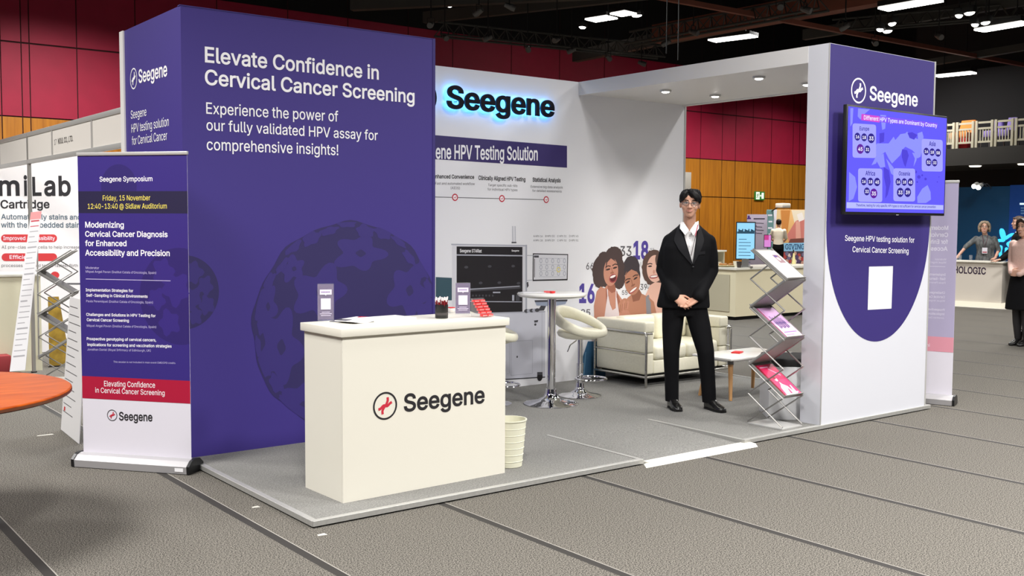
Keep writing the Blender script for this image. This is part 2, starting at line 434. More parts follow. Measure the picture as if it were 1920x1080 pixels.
# railing: one run of bays, each post pair, bars and rails as surface members of the bay
ys = [bz(px, 250).y for px in (1768, 1790, 1826, 1862, 1900, 1940, 1985)]
for i, (a, b) in enumerate(zip(ys, ys[1:])):
    t = thing('railing_bay', 'cream painted railing bay with vertical bars on the dark balcony', 'railing', (XB+.05, (a+b)/2, zb), 0, 'balcony railing bays')
    for y in (a-.05, b+.05):
        bm = B(); box(bm, XB+.02, XB+.08, y-.03, y+.03, zb-.02, zt); part('post', bm, RAIL, t, world=True, smooth=False)
    for z in (zt-.05, zt-.2, zb+.12):
        bm = B(); box(bm, XB+.03, XB+.07, b+.05, a-.05, z-.025, z+.025); part('rail', bm, RAIL, t, world=True, smooth=False)
    bm = B()
    for k in range(1, 7):
        y = b+(a-b)*k/7; box(bm, XB+.04, XB+.06, y-.012, y+.012, zb+.12, zt-.2)
    part('bar_lattice', bm, RAIL, t, world=True, smooth=False)
# seats and bags seen behind the railing
LILAC = mat('lilac upholstery', (150, 132, 206), .7); ORG = mat('orange upholstery', (232, 140, 60), .7)
def tub_chair(name, label, y, m, grp=None, w=.62, h=.95, x=XB+.75):
    t = thing(name, label, 'chair', (x, y, zb-.02), 0, grp)
    bm = B(); box(bm, -.28, .3, -w/2, w/2, .28, .46, .05); part('seat', bm, m, t)
    bm = B(); loft(bm, [ringp((.25+.05*q, 0, .3+q*(h-.3)), V((1, 0, 0)), V((0, 1, 0)), .07, w/2*(1.05-.25*q*q), 20, 3) for q in (0, .3, .6, .85, 1)]); part('backrest', bm, m, t)
    for sx in (-.2, .22):
        for sy in (-.2, .2):
            bm = B(); cyl(bm, (sx, sy, 0), (sx, sy, .3), .018); part('leg', bm, STEEL, t)
    return t
tub_chair('lounge_chair', 'lilac chair behind the balcony railing, nearer the orange chair', at(1861, 262, 0, XB+.75).y, LILAC, w=.3, h=.75)
tub_chair('lounge_chair', 'lilac chair behind the balcony railing, farther from the orange chair', at(1889, 258, 0, XB+.75).y, LILAC, w=.32, h=.8)
tub_chair('lounge_chair', 'orange chair with a red base behind the balcony railing', at(1805, 270, 0, XB+.6).y, ORG, w=.5, x=XB+.6, h=.8)
bm = B(); p = at(1806, 280, 0, XB+.28); box(bm, XB+.1, XB+.3, p.y-.2, p.y+.2, zb-.02, zb+.26, .04)
tag(part('storage_pouf', bm, mat('red cloth', (206, 44, 52), .8)), 'low red pouf at the balcony edge in front of the orange chair', 'pouf')

# ceiling lamps, seen far off under the roof
LZ = 7.0
lz = lambda px: LZ if px < 1600 else 5.3
def strip_lamp(px0, py0, px1, py1, w=.16, e=1):
    L_ = lz(px0); w *= (L_-1.6)/3.7; a, b = at(px0, py0, 2, L_), at(px1, py1, 2, L_)
    a.y = min(a.y, YW-.3); b.y = min(b.y, YW-.3)
    c = (a+b)/2; d = (b-a).normalized(); q = V((-d.y, d.x, 0))*w
    t = thing('ceiling_lamp', 'long white strip lamp hanging under the black hall ceiling', 'ceiling lamp', (c.x, c.y, L_), 0, 'lit strip lamps under the ceiling')
    bm = B(); prism(bm, [a+q, b+q, b-q, a-q], (0, 0, -.03)); recalc(bm); part('diffuser', bm, LAMPW, t, world=True, smooth=False)
    z = V((0, 0, .01)); bm = B(); prism(bm, [a+q*1.15+z, b+q*1.15+z, b-q*1.15+z, a-q*1.15+z], (0, 0, .09)); recalc(bm); part('housing', bm, BLACKM, t, world=True, smooth=False)
    for k in (.2, .8):
        p = a.lerp(b, k); bm = B(); cyl(bm, (p.x, p.y, L_+.1), (p.x, p.y, CZ_), .012, n=6); part('hanger', bm, BLACKM, t, world=True)
for s in ((1107, 37.5, 1148, 31), (1335, 76, 1414, 66), (1656, 16, 1760, -2), (1836, 56, 1925, 41), (1756, 142, 1826, 135), (1155, 27, 1183, 22)):
    strip_lamp(*s)
def flood(px, py, s=.11):
    p = at(px, py, 2, lz(px)); p.y = min(p.y, YW-.4); s *= (lz(px)-1.6)/3.7
    t = thing('flood_lamp', 'small bright flood lamp under the black hall ceiling', 'ceiling lamp', p, random.uniform(0, 3), 'small lit flood lamps under the ceiling')
    bm = B(); box(bm, -s, s, -s*.6, s*.6, 0, .12, .02); part('housing', bm, BLACKM, t)
    bm = B(); ell(bm, (0, 0, 0), (s*.85, s*.5, .045)); part('lens', bm, LAMPW, t)
    bm = B(); cyl(bm, (0, 0, .12), (0, 0, CZ_-p.z), .015, n=6); part('hanger', bm, BLACKM, t)
for px, py in ((843, 10), (1092, 51), (1194, 29), (1650, 55), (1664, 58), (1673, 44), (1798, 29), (1818, 24), (1828, 46), (1848, 42), (1796, 182), (1874, 174)): flood(px, py)
def fitting(px, py, m=None):
    p = at(px, py, 2, 5.3); p.y = min(p.y, YW-.4)
    t = thing('stage_light', 'unlit black stage light hanging under the dark hall ceiling', 'stage light', p, random.uniform(0, 6), 'unlit stage lights under the ceiling')
    bm = B(); tube(bm, [(-.1, 0, -.02), (-.05, 0, .0), (.08, 0, .05)], [.055, .06, .04], 12); part('can', bm, mat('dull grey fitting', (86, 84, 82), .5), t)
    bm = B(); tube(bm, [(0, -.07, .02), (0, -.07, .14), (0, .07, .14), (0, .07, .02)], .008, 6); part('yoke', bm, BLACKM, t)
    bm = B(); cyl(bm, (0, 0, .14), (0, 0, CZ_-p.z), .012, n=6); part('hanger', bm, BLACKM, t)
for px, py in ((955, 14), (898, 24), (808, 48), (834, 72), (989, 92), (1072, 96), (1140, 109), (1203, 120), (915, 73), (1044, 76), (1250, 82), (1300, 62), (1640, 82), (1463, 14), (1510, 20), (1585, 52), (1760, 70)): fitting(px, py)
# roof steel
RUST = mat('brown roof beam', (120, 66, 50), .7); DKST = mat('dark roof steel', (60, 58, 54), .7)
def beam(name, label, a, b, w, h, m, z=5.75):
    p, q = at(*a, 2, z), at(*b, 2, z); d = (q-p); d.z = 0; d.normalize(); s = V((-d.y, d.x, 0))*(w/2); d = d*.5
    bm = B(); prism(bm, [p+s-d, q+s+d, q-s+d, p-s-d], (0, 0, h)); recalc(bm)
    tag(part(name, bm, m, smooth=False), label, 'roof beam')
beam('roof_beam', 'broad brown roof beam rising past the lit strip lamps', (1262, 76), (1720, -4), .34, .4, RUST)
beam('roof_pipe', 'thin brown pipe crossing beneath the broad roof beam', (1250, 2), (1930, 127), .09, .09, RUST, 5.6)
beam('roof_beam', 'grey roof beam running past the purple tower top', (1752, 122), (1925, 94), .16, .16, DKST, 5.6)
beam('roof_beam', 'dark roof beam behind the white canopy top', (1100, 112), (1560, 22), .2, .3, DKST, 6.0)
beam('roof_beam', 'dark roof beam over the big purple wall', (700, 18), (1290, -10), .2, .3, DKST, 6.2)
beam('roof_beam', 'dark roof beam high above the lit letters', (830, 40), (1480, -30), .15, .25, DKST, 6.2)
beam('roof_beam', 'dark roof beam crossing behind the small flood lamps', (1540, 70), (1925, 10), .15, .25, DKST, 6.2)
def truss(label, a, b, z):
    p, q = at(*a, 2, z), at(*b, 2, z); p.z = q.z = z; p.y = min(p.y, YW-.4); q.y = min(q.y, YW-.4); d = (q-p); L = d.length; d.normalize(); s = V((-d.y, d.x, 0))*.15
    t = thing('lighting_truss', label, 'truss', p)
    for k, o in enumerate((s, -s, V((0, 0, .28)))):
        bm = B(); cyl(bm, p+o, q+o, .025, n=8); part('chord', bm, DKST, t, world=True)
    bm = B(); n = int(L/.35)
    for k in range(n):
        x = p+d*(L*k/n); y = p+d*(L*(k+.5)/n); w = p+d*(L*(k+1)/n)
        for o in (s, -s): cyl(bm, x+o, y+V((0, 0, .28)), .012, n=6); cyl(bm, y+V((0, 0, .28)), w+o, .012, n=6)
    part('lattice', bm, DKST, t, world=True)
truss('dark lattice truss hung across the roof over the canopy', (1180, 84), (1545, 18), 5.5)
truss('dark lattice truss hung over the booth with the lit letters', (820, 66), (1240, 108), 5.55)
truss('dark lattice truss hung across the roof beyond the tower', (1560, 60), (1930, 30), 6.0)
for i, (px, a, b) in enumerate(((1272, -20, 112), (1250, 30, 100))):
    p = dep(px, 60, 14.0); bm = B(); cyl(bm, (p.x, p.y, dep(px, b, 14).z), (p.x, p.y, CZ_), .008, n=6)
    tag(part('hanging_cable', bm, mat('cable grey', (70, 70, 68), .6)), ('thin cable hanging from the roof above the downlit canopy', 'thin cable hanging beside the roof over the canopy middle')[i], 'cable')

# exit sign on the timber wall
p = at(1424, 367, 1, YW-.03)
t = thing('exit_sign', 'green and white exit sign on the golden timber wall', 'sign', p)
bm = B(); box(bm, -.255, .255, -.03, .03, -.15, .15, .01); part('housing', bm, mat('exit green', (60, 150, 60), emit=.5), t)
g = Flat(p+V((0, -.03, 0)), (0, -1, 0), .002); uv0 = g.uv; g.uv = lambda a, b: uv0(a*1.5, b*1.5); ew = mat('exit white', (240, 255, 225), emit=1.2)
g.poly3([g.uv(*q) for q in ((-.15, -.085), (-.02, -.085), (-.02, .085), (-.15, .085))], ew)
g.poly3([g.uv(*q) for q in ((.05, -.07), (.13, -.07), (.13, .07), (.05, .07))], ew)
g.poly3([g.uv(*q) for q in ((-.01, -.012), (.02, -.012), (.02, -.035), (.045, 0), (.02, .035), (.02, .012), (-.01, .012))], ew)
eg = mat('exit pictogram', (30, 100, 40), .5)
g.disc3(g.uv(-.075, .05), .021, .021, eg, 1, 12)
for q in (((-.085, .03), (-.095, -.01)), ((-.095, -.01), (-.065, -.03), (-.07, -.07)), ((-.095, -.01), (-.11, -.04), (-.135, -.045)), ((-.085, .025), (-.055, .01), (-.04, .02)), ((-.088, .025), (-.115, .02), (-.12, -.005))):
    g.line3([g.uv(*w) for w in q], .024, eg, 1)
g.done('pictogram', t)
# ================================================================== THE BOOTH
H = 3.0; A1 = 1.965; AY = 1.233; YB = 1.09; XB1 = 5.915
T0, T1, TY0, TY1 = 4.3865, 5.8794, -1.8153, -1.6207; SOF = 2.8824
PF, PR, N0, N1 = -1.8245, 5.9546, 2.4294, 3.4604; NY = -.83
PCARPET = mat('grey platform carpet', (140, 139, 135), .95, col2=(104, 103, 100), noise_scale=120, bump=.2, spec=.1)
t = thing('platform', 'low grey carpeted platform with aluminium edging under the purple and white stand', 'platform', (0, 0, 0))
bm = B(); o = [(0, PF), (N0, PF), (N0, NY), (N1, NY), (N1, PF), (PR, PF), (PR, YB+.08), (0, YB+.08)]
prism(bm, [V((x, y, .012)) for x, y in o], (0, 0, ZP-.012)); recalc(bm); part('deck', bm, PCARPET, t, smooth=False)
for x0, x1, y0 in ((.03, N0-.01, PF+.03), (N1+.01, PR-.03, PF+.03), (.03, PR-.03, NY+.03)):
    bm = B(); box(bm, x0, x1, y0, YB if y0 > -1 else NY+.03, .0, .0118); part('plinth', bm, BLACKM, t, smooth=False)  # set-back block coloured black to give the shadow gap under the deck
def lip(x0, y0, x1, y1, dz=0):
    d = V((x1-x0, y1-y0, 0)).normalized(); q = V((d.y, -d.x, 0)); p0, p1 = V((x0, y0, 0)), V((x1, y1, 0)); bm = B()
    sec = [(.004, .009), (.004, ZP+.002+dz), (.002, ZP+.004+dz), (-.03, ZP+.004+dz), (-.03, ZP-.01), (.0, ZP-.01), (.0, .009)]
    loft(bm, [[p0+q*a+V((0, 0, z)) for a, z in sec], [p1+q*a+V((0, 0, z)) for a, z in sec]]); recalc(bm)
    part('edge_strip', bm, ALU, t, smooth=False)
lip(0, PF, N0, PF); lip(N1, PF, PR, PF); lip(PR, PF, PR, YB, .0006); lip(0, -.004, 0, PF, .0006)
for x in (N0, N1):
    bm = B(); s = -.03 if x == N0 else .03; x -= .1*s
    loft(bm, [[V((x, y, z)), V((x+s, y, z)), V((x+s, y, ZP+.003)), V((x, y, ZP+.003))] for y, z in ((PF, .004), (NY, ZP-.002))]); recalc(bm); part('edge_strip', bm, ALU, t, smooth=False)
bm = B(); prism(bm, [V((N0, PF, 0)), V((N0, PF, .008)), V((N0, NY, ZP)), V((N0, NY, 0))], (N1-N0, 0, 0)); recalc(bm); part('ramp', bm, PCARPET, t, smooth=False)
bm = B(); a, b, c, d = at(1212, 878, 2, 0), at(1421, 838, 2, 0), at(1398, 832, 2, 0), at(1204, 868, 2, 0)
loft(bm, [[V((a.x, a.y, .001)), V((d.x, a.y+.05, .014)), V((d.x, PF+.03, .016)), V((d.x, PF+.03, .001))], [V((b.x, b.y, .001)), V((c.x+.02, b.y+.05, .014)), V((c.x+.02, PF+.03, .016)), V((c.x+.02, PF+.03, .001))]]); recalc(bm)
tag(part('threshold_strip', bm, mat('white threshold', (232, 228, 214), .5), smooth=False), 'white metal threshold strip at the foot of the platform ramp', 'threshold')

# ---- big purple wall box at the left
t = thing('display_wall', 'tall purple display wall printed with a large white headline', 'display wall', (1, .6, ZP))
bm = B()
box(bm, 0, A1, 0, 1.15, ZP, H, mi=0)
part('panel', bm, PURPLE, t, world=True, smooth=False)
bm = B(); box(bm, -.012, A1, 1.15, AY, ZP, H); part('rear_frame', bm, WHITE, t, world=True, smooth=False)
bm = B(); box(bm, -.005, A1+.003, -.003, .04, H, H+.006); box(bm, A1-.02, A1+.003, -.004, .03, ZP, H); part('edge_trim', bm, PURPLE_M, t, world=True, smooth=False)
g = Flat((0, 0, 0), (0, -1, 0))
def P(x, z): return V((x, 0, z))
def clip(pts, ax, val, keep_gt):
    out = []
    for i, p in enumerate(pts):
        q = pts[(i+1) % len(pts)]; a = (p[ax] > val) == keep_gt; b = (q[ax] > val) == keep_gt
        if a: out.append(p)
        if a != b: out.append(p.lerp(q, (val-p[ax])/(q[ax]-p[ax])))
    return out
def circ(cx, cz, rx, rz, n=64, wob=None, rot=0):
    r = []
    for i in range(n):
        a = 2*pi*i/n; k = wob(a) if wob else 1; x, y = rx*k*cos(a), rz*k*sin(a); r.append(P(cx+x*cos(rot)-y*sin(rot), cz+x*sin(rot)+y*cos(rot)))
    return r
cl = lambda pts: clip(clip(pts, 0, .004, True), 0, A1-.024, False)
CX, CZ, CR = 1.235, .855, .765
g.poly3(cl(circ(CX, CZ, CR, CR*.985, 96, lambda a: 1+.012*sin(9*a)+.008*sin(17*a))), PURPLE_D, 0)
def inball(cx, cz, pts):
    out = []
    for p in pts:
        d = V((p.x-CX, 0, p.z-CZ)); L = d.length
        out.append(p if L < CR*.985 else P(CX+d.x/L*CR*.985, CZ+d.z/L*CR*.985))
    return out
for px, py, r, s, ph, rot in ((674, 475, .19, .62, .3, 0), (766, 545, .16, 1.1, 1.1, 0), (600, 549, .2, .85, 2, .4), (525, 651, .15, 1.6, .7, 0), (549, 504, .09, .8, 1.5, .8), (566, 762, .16, 1.0, .2, 0),
                              (500, 575, .07, 1.9, .5, -.2), (700, 700, .2, .9, 2.4, 0), (640, 640, .13, 1, 1.9, 0), (760, 690, .15, 1.1, .9, 0), (640, 790, .16, .6, 1, 0), (800, 600, .1, 1.5, .4, 0)):
    c = at(px, py, 1, 0); g.poly3(cl(inball(c.x, c.z, circ(c.x, c.z, r, r*s, 48, lobes(5, .22, ph), rot))), PURPLE_M, 1+int(px) % 12)
    g.poly3(cl(circ(c.x+.01, c.z, r*.2, r*s*.22, 20, lobes(4, .1, ph))), PURPLE_D, 14)
for k in range(30):
    a = .35+k*.21; rr = CR*(.94+.03*sin(k*2.3)); c = P(CX+cos(a)*rr, CZ+sin(a)*rr)
    q = cl(circ(c.x, c.z, .035+.012*sin(k*1.7), .075, 20, lobes(5, .16, k), a))
    q = inball(0, 0, q) if q else q
    if len(q) > 4: g.poly3(q, PURPLE_M, 15+k % 3)
g.poly3(cl(circ(0, 1.14, .235, .245, 48)), PURPLE_D, 0)
for k, (x, z, r) in enumerate(((.06, 1.27, .06), (.14, 1.18, .05), (.05, 1.1, .06), (.15, 1.05, .05), (.07, .98, .045))):
    g.poly3(cl(circ(x, z, r, r*1.2, 24, lobes(5, .2, k))), PURPLE_M, 1)
g.done('sphere_print', t, label='dark purple print of two patterned spheres')
g = Flat((0, 0, 0), (0, -1, 0), .002)
TW = mat('white lettering', (250, 249, 252), .5)
g.text('Elevate Confidence in', (384, 116), (710, 149), 88, TW, 2, .034)
g.text('Cervical Cancer Screening', (384, 158), (777, 193), 130.5, TW, 2, .034)
g.text('Experience the power of', (386.5, 213), (634, 228), 192, TW, 2, .012)
g.text('our fully validated HPV assay for', (387, 244), (708, 263), 224, TW, 2, .012)
g.text('comprehensive insights!', (387.5, 281), (634, 291), 260, TW, 2, .012)
g.done('headline_lettering', t)
g = Flat((0, 0, 0), (-1, 0, 0), .002)
emblem(g, at(251, 147.5, 0, 0), .076, TW, TW, 2, .075)
g.text('Seegene', (260.5, 155.5), (314, 142), 131.5, TW, 2, .034)
g.text('Seegene', (246, 223), (275, 217), 207.5, TW, 2)
g.text('HPV testing solution', (247, 249), (317, 236), 233, TW, 2)
g.text('for Cervical Cancer', (248, 272), (314, 262), 256.5, TW, 2)
g.done('side_lettering', t)

# ---- white back wall with the prints
t = thing('back_wall', 'white rear stand wall printed with equipment, headings and three laughing women', 'stand wall', (4, YB, ZP))
bm = B(); box(bm, A1+.004, XB1, YB, YB+.09, ZP, H); part('panel', bm, WHITE_W, t, world=True, smooth=False)
bm = B(); box(bm, XB1-.012, XB1+.012, YB-.006, YB+.1, ZP, H+.004); part('end_profile', bm, ALU_P, t, world=True, smooth=False)
g = Flat((0, YB, 0), (0, -1, 0))
def L(px, py): return at(px, py, 1, YB)
g.poly([(700, 244), (1063, 273.5), (1063, 314.5), (700, 291)], mat('stripe purple', (56, 44, 106), .5))
g.text('Seegene HPV Testing Solution', (774.5, 296.2), (1008, 300.5), 270, TW, 1, .035)
for (s, a, b, top) in (('Enhanced Convenience', (812, 334), (889, 335.3), 327), ('Clinically Aligned HPV Testing', (897, 337), (985, 340), 329.5), ('Statistical Analysis', (998.5, 340.5), (1051, 342), 333)):
    g.text(s, a, b, top, INK, 1, .05)
for (s, a, b) in (('Fast and automated workflow', (816, 346), (890, 347)), ('(AIOS)', (845, 354.5), (862, 355)), ('Target specific sub-kits', (915, 349), (970, 350.5)), ('for individual HPV types', (914, 357), (970, 358.5)), ('Extensive big data analysis', (995, 352), (1055, 353.5)), ('for detailed assessments', (998, 359.5), (1053, 361))):
    g.text(s, a, b, None, GREYINK, 1)
g.line([(700, 366.5), (1024, 374.5)], .006, GREYINK, 0)
for px, py in ((853, 370), (941, 372.3), (1024, 374.3)):
    c = L(px, py); g.disc3(c, .033, .033, RED, 1); g.disc3(c, .022, .022, TW, 2)
    g.line3([c+V((-.012, 0, .004)), c+V((0, 0, -.009)), c+V((.014, 0, .01))], .007, RED, 3)
# faint marks row beside the instrument
for r, y in enumerate((443, 451)):
    for k in range(4):
        g.text(('A HPV 16', 'B HPV 33', 'C HPV 31', 'D HPV 45', 'A HPV 18', 'B HPV 39', 'C HPV 52', 'D HPV 51')[r*4+k], (1000+k*22.4, y+1.5), (1017+k*22.4, y+1.5), None, GREYINK, 1)
g.done('heading_print', t)
g = Flat((0, YB, 0), (0, -1, 0))
MW, MG, MK, MD = mat('instrument print white', (222, 222, 228), .5), mat('instrument print grey', (176, 178, 190), .5), mat('instrument print black', (30, 27, 31), .4), mat('print dark grey', (74, 74, 80), .4)
g.poly([(848, 458), (985, 461), (985, 592), (848, 585)], MW)
g.poly([(846, 457), (988, 459.5), (988, 462), (846, 459.5)], MG, 1)
g.poly([(856, 462), (979.5, 463), (979.5, 590), (856, 588)], MK, 1)
g.line([(856, 478), (979.5, 479.5)], .012, MG, 2)
g.line([(880, 543.5), (976, 538)], .03, MD, 2); g.line([(880, 542.5), (974, 536.5)], .008, MG, 3)
g.line([(856, 565), (978, 566)], .008, MG, 2)
g.text('Seegene STARlet', (862, 473), (903, 473.5), 467, TW, 2, .03)
g.text('Seegene', (959, 471.5), (973, 471.5), None, TW, 2, .03); g.rect(924, 547, 938, 549.5, MG, 2)
for px, py in ((874, 501), (918, 499.5), (962, 499), (901, 530.5), (936, 530), (972, 531)): g.disc3(L(px, py), .022, .012, MD, 2, 16)
for k in range(7): g.rect(885+k*6.2, 552.5, 888+k*6.2, 556, MD, 2)
g.rect(960, 553, 964, 564, MG, 2); g.rect(967, 553, 974, 564, MD, 2)
g.poly([(960, 424), (966.5, 424), (967, 456), (960.5, 456)], MW, 1); g.line([(960.4, 424), (961, 456)], .006, MG, 2); g.line([(966, 424), (966.6, 456)], .006, MG, 2); g.rect(959, 453.5, 968, 456, MD, 2)
# monitor print and keyboard tray print
g.poly([(999, 475), (1065, 476.5), (1064, 525.5), (998.5, 527)], MK, 1); g.poly([(1000.5, 477), (1063.5, 478.2), (1062.5, 523), (1000.2, 524.5)], MW, 2)
g.rect(1001, 479, 1010, 483, MD, 3); g.line([(1002, 485), (1002, 520)], .008, MD, 3)
for i in range(5):
    for j in range(3):
        c = L(1014+i*11, 489+j*12); g.disc3(c, .018, .024, MG, 3, 20); g.disc3(c, .011, .016, MW, 4, 16)
for j in range(4): g.line([(1010, 484+j*11.6), (1060, 484.6+j*11.5)], .003, MG, 3)
g.ring3(L(1047, 505.5), .026, .008, YEL, 5, 20)
g.line([(985, 479), (999, 479)], .006, MG, 1); g.line([(985, 526), (998, 525)], .006, MG, 1)
g.poly([(985, 459), (988, 459), (988, 588), (985, 588)], MG, 2); g.line([(1020, 479), (986, 479)], .004, MG, 1)
g.poly([(1002, 563), (1064, 561.5), (1060, 570), (1036, 574), (1006, 573)], mat('tray print', (158, 168, 190), .5), 2); g.poly([(1002, 563), (1064, 561.5), (1063, 565), (1003, 566.5)], MD, 3)
g.poly([(1014, 573), (1024, 573), (1020, 582), (1008, 583)], MD, 1)
g.poly([(987, 530), (990, 528), (991, 536), (988, 540)], MD, 3)
for k in range(5): g.disc3(L(987+k*5, 583-k*.4), .03, .018, (MD, MG)[k % 2], 3, 16)
# cabinet, doors, castors
g.poly([(850, 588), (1022, 583), (1022, 706), (850, 716)], mat('cabinet print', (206, 207, 218), .5), 1)
g.poly([(850, 588), (1022, 583), (1022, 585.5), (850, 590)], MG, 2)
g.line([(1016, 586), (1016, 706)], .006, MG, 2)
for a, b in (((958, 640), (998, 638)), ): g.line([a, b, (998, 700), (958, 704), a], .006, MG, 2)
for a in ((950, 638),): g.line([a, (955, 638), (955, 700), (950, 701)], .005, MG, 2)
g.poly([(1001, 601), (1009, 600), (1008, 604), (1002, 605)], MD, 2); g.disc3(L(1003.5, 608.5), .014, .012, MD, 2, 16); g.disc3(L(969.5, 669), .009, .011, MD, 2, 16)
g.poly([(850, 716), (1022, 706), (1022, 708), (850, 718)], MD, 2)
for px, py in ((1012, 705), (990, 710), (962, 712)):
    if px > 1000: g.disc3(L(px, py+1), .035, .045, MK, 3, 20); g.rect(px-5, py-7.5, px+5, py-2, MD, 4)
g.poly([(817, 519.5), (847, 521), (847, 563), (817, 562)], mat('teal print', (56, 86, 98), .5), 2)
g.done('equipment_print', t)
# ---- the three women print
def W(x, y): return (1080+x/6.75, 440+y/6.75)
g = Flat((0, YB, 0), (0, -1, 0))
def wp(pts, m, l): g.poly([W(*p) for p in pts], m, l)
def wd_(x, y, rx, ry, m, l, rot=0, wob=None, n=40):
    c = L(*W(x, y)); k = (L(*W(x+10, y))-L(*W(x-10, y))).length/20; kz = (L(*W(x, y+10))-L(*W(x, y-10))).length/20
    g.disc3(c, rx*k, ry*kz, m, l, n, rot=rot, wob=wob)
WH1, WH2, WH3 = mat('print curly hair', (74, 58, 56), .6), mat('print dark hair', (62, 54, 58), .6), mat('print brown hair', (94, 70, 62), .6)
WHL = mat('print hair light', (104, 84, 80), .6)
S1, S1d, S2, S2d, S3 = mat('print skin tan', (196, 138, 116), .6), mat('print skin tan deep', (160, 100, 80), .6), mat('print skin warm', (186, 130, 104), .6), mat('print skin warm deep', (146, 94, 74), .6), mat('print skin light', (232, 186, 168), .6)
LIPS, TEETH, EYEK, TOPW, TOPG = mat('print lips', (164, 78, 78), .6), mat('print teeth', (244, 238, 234), .6), mat('print eyes', (50, 34, 34), .6), mat('print pale top', (226, 212, 214), .6), mat('print grey top', (140, 138, 144), .6)
curl = lambda a: 1+.035*sin(11*a)+.03*sin(17*a+1)+.02*sin(29*a)
# numbers around them
PN = mat('number purple', (84, 70, 158), .5); GN = mat('number grey', (92, 90, 94), .5)
def num(s, x0, y0, x1, top, m, bold=0): a, b, c = W(x0, y0), W(x1, y0), W(x0, top); g.text(s, a, b, c[1], m, 2, bold)
num('16', 38, 852, 235, 632, PN, .075); num('18', 722, 300, 915, 92, PN, .075); num('66', 128, 440, 220, 356, GN, .02); num('33', 556, 268, 700, 146, GN, .02)
num('25', 62, 1024, 180, 945, GN, .02); num('39', 812, 698, 896, 625, GN, .02); num('55', 580, 760, 650, 706, GN, .02); num('52', 940, 210, 985, 170, GN, .0); num('45', 900, 690, 945, 640, GN, 0); num('58', 775, 400, 830, 350, mat('number pale', (190, 188, 192), .5))
# woman 3 (behind)
wd_(985, 420, 150, 230, WH3, 2, .1, curl); wd_(1090, 470, 95, 210, WH3, 2, -.1, curl)
wp([(935, 640), (1000, 600), (1080, 610), (1160, 690), (1190, 800), (1190, 1100), (900, 1100), (870, 780)], S3, 3)
wd_(1000, 430, 105, 172, S3, 4, .08); wd_(1075, 330, 70, 120, WH3, 5, .5)
for x in (935, 1045): wd_(x, 400, 26, 10, EYEK, 6, .05); g.line([W(x-34, 376), W(x, 364), W(x+30, 372)], .011, EYEK, 6)
wd_(985, 470, 14, 26, mat('print skin light deep', (210, 150, 132), .6), 6); wd_(985, 532, 58, 24, LIPS, 6, .06); wd_(985, 528, 46, 12, TEETH, 7, .06)
wp([(880, 780), (920, 760), (945, 860), (945, 1000), (1150, 1000), (1190, 800), (1200, 1100), (880, 1100)], TOPG, 4)
# woman 2 (middle)
wd_(700, 420, 105, 150, WH2, 6, .12, lambda a: 1+.02*sin(13*a)); wd_(700, 330, 75, 60, WH2, 6, 0, lambda a: 1+.03*sin(9*a)); wd_(760, 500, 52, 110, WH2, 6, .25)
wp([(650, 800), (720, 740), (800, 735), (860, 760), (930, 800), (985, 850), (1040, 1100), (560, 1100), (600, 880)], S2, 7)
wp([(700, 760), (800, 690), (830, 745), (800, 830), (720, 850)], S2d, 8)
wd_(712, 590, 98, 175, S2, 9, .16)
wp([(625, 520), (650, 440), (700, 410), (770, 430), (800, 520), (770, 470), (700, 440), (650, 480)], WH2, 10)
for x, y in ((655, 600), (752, 552)): wd_(x, y, 27, 11, EYEK, 10, .42); g.line([W(x-34, y-20), W(x-4, y-40), W(x+34, y-42)], .011, EYEK, 10)
g.line([W(700, 570), W(712, 630), W(695, 655), W(728, 650)], .01, S2d, 10); wd_(722, 640, 26, 12, S2d, 10, .4)
wd_(722, 704, 58, 25, LIPS, 10, .48); wd_(724, 698, 48, 14, TEETH, 11, .48)
wp([(880, 790), (905, 780), (945, 860), (948, 985), (1040, 1100), (880, 1100), (890, 985)], TOPG, 9)
# woman 1 (curly hair)
wd_(410, 440, 205, 225, WH1, 12, .1, curl); wd_(480, 270, 110, 120, WH1, 12, 0, curl); wd_(300, 540, 85, 135, WH1, 12, 0, curl); wd_(545, 560, 75, 130, WH1, 12, 0, curl); wd_(350, 290, 70, 75, WH1, 12, 0, curl)
wp([(390, 640), (490, 640), (510, 720), (590, 830), (600, 1100), (230, 1100), (225, 900), (260, 720), (310, 655), (360, 680)], S1, 13)
wp([(395, 610), (490, 630), (500, 720), (450, 740), (400, 690)], S1d, 14)
wd_(440, 470, 92, 178, S1, 15, -.06)
wp([(372, 470), (380, 330), (430, 285), (480, 300), (520, 400), (500, 340), (440, 300), (395, 350)], WH1, 16)
for x, y in ((405, 440), (492, 418)): wd_(x, y, 28, 11, EYEK, 16, .18); g.line([W(x-34, y-26), W(x-2, y-46), W(x+32, y-40)], .011, EYEK, 16)
wd_(455, 482, 24, 13, S1d, 16, .15); g.line([W(445, 420), W(460, 470)], .009, S1d, 16)
wd_(468, 553, 50, 56, LIPS, 16, .25); wd_(468, 552, 38, 42, mat('print mouth', (96, 36, 40), .6), 17, .25); wd_(465, 530, 36, 15, TEETH, 18, .25)
wp([(375, 680), (400, 700), (430, 860), (460, 950), (495, 930), (500, 690), (520, 720), (560, 860), (540, 1100), (350, 1100), (380, 900)], S1d, 14)
wp([(395, 780), (410, 780), (430, 880), (460, 955), (500, 930), (500, 790), (515, 800), (545, 1000), (545, 1100), (350, 1100)], TOPW, 15)
g.line([W(395, 690), W(402, 790)], .012, TOPW, 16); g.line([W(505, 700), W(506, 800)], .012, TOPW, 16)
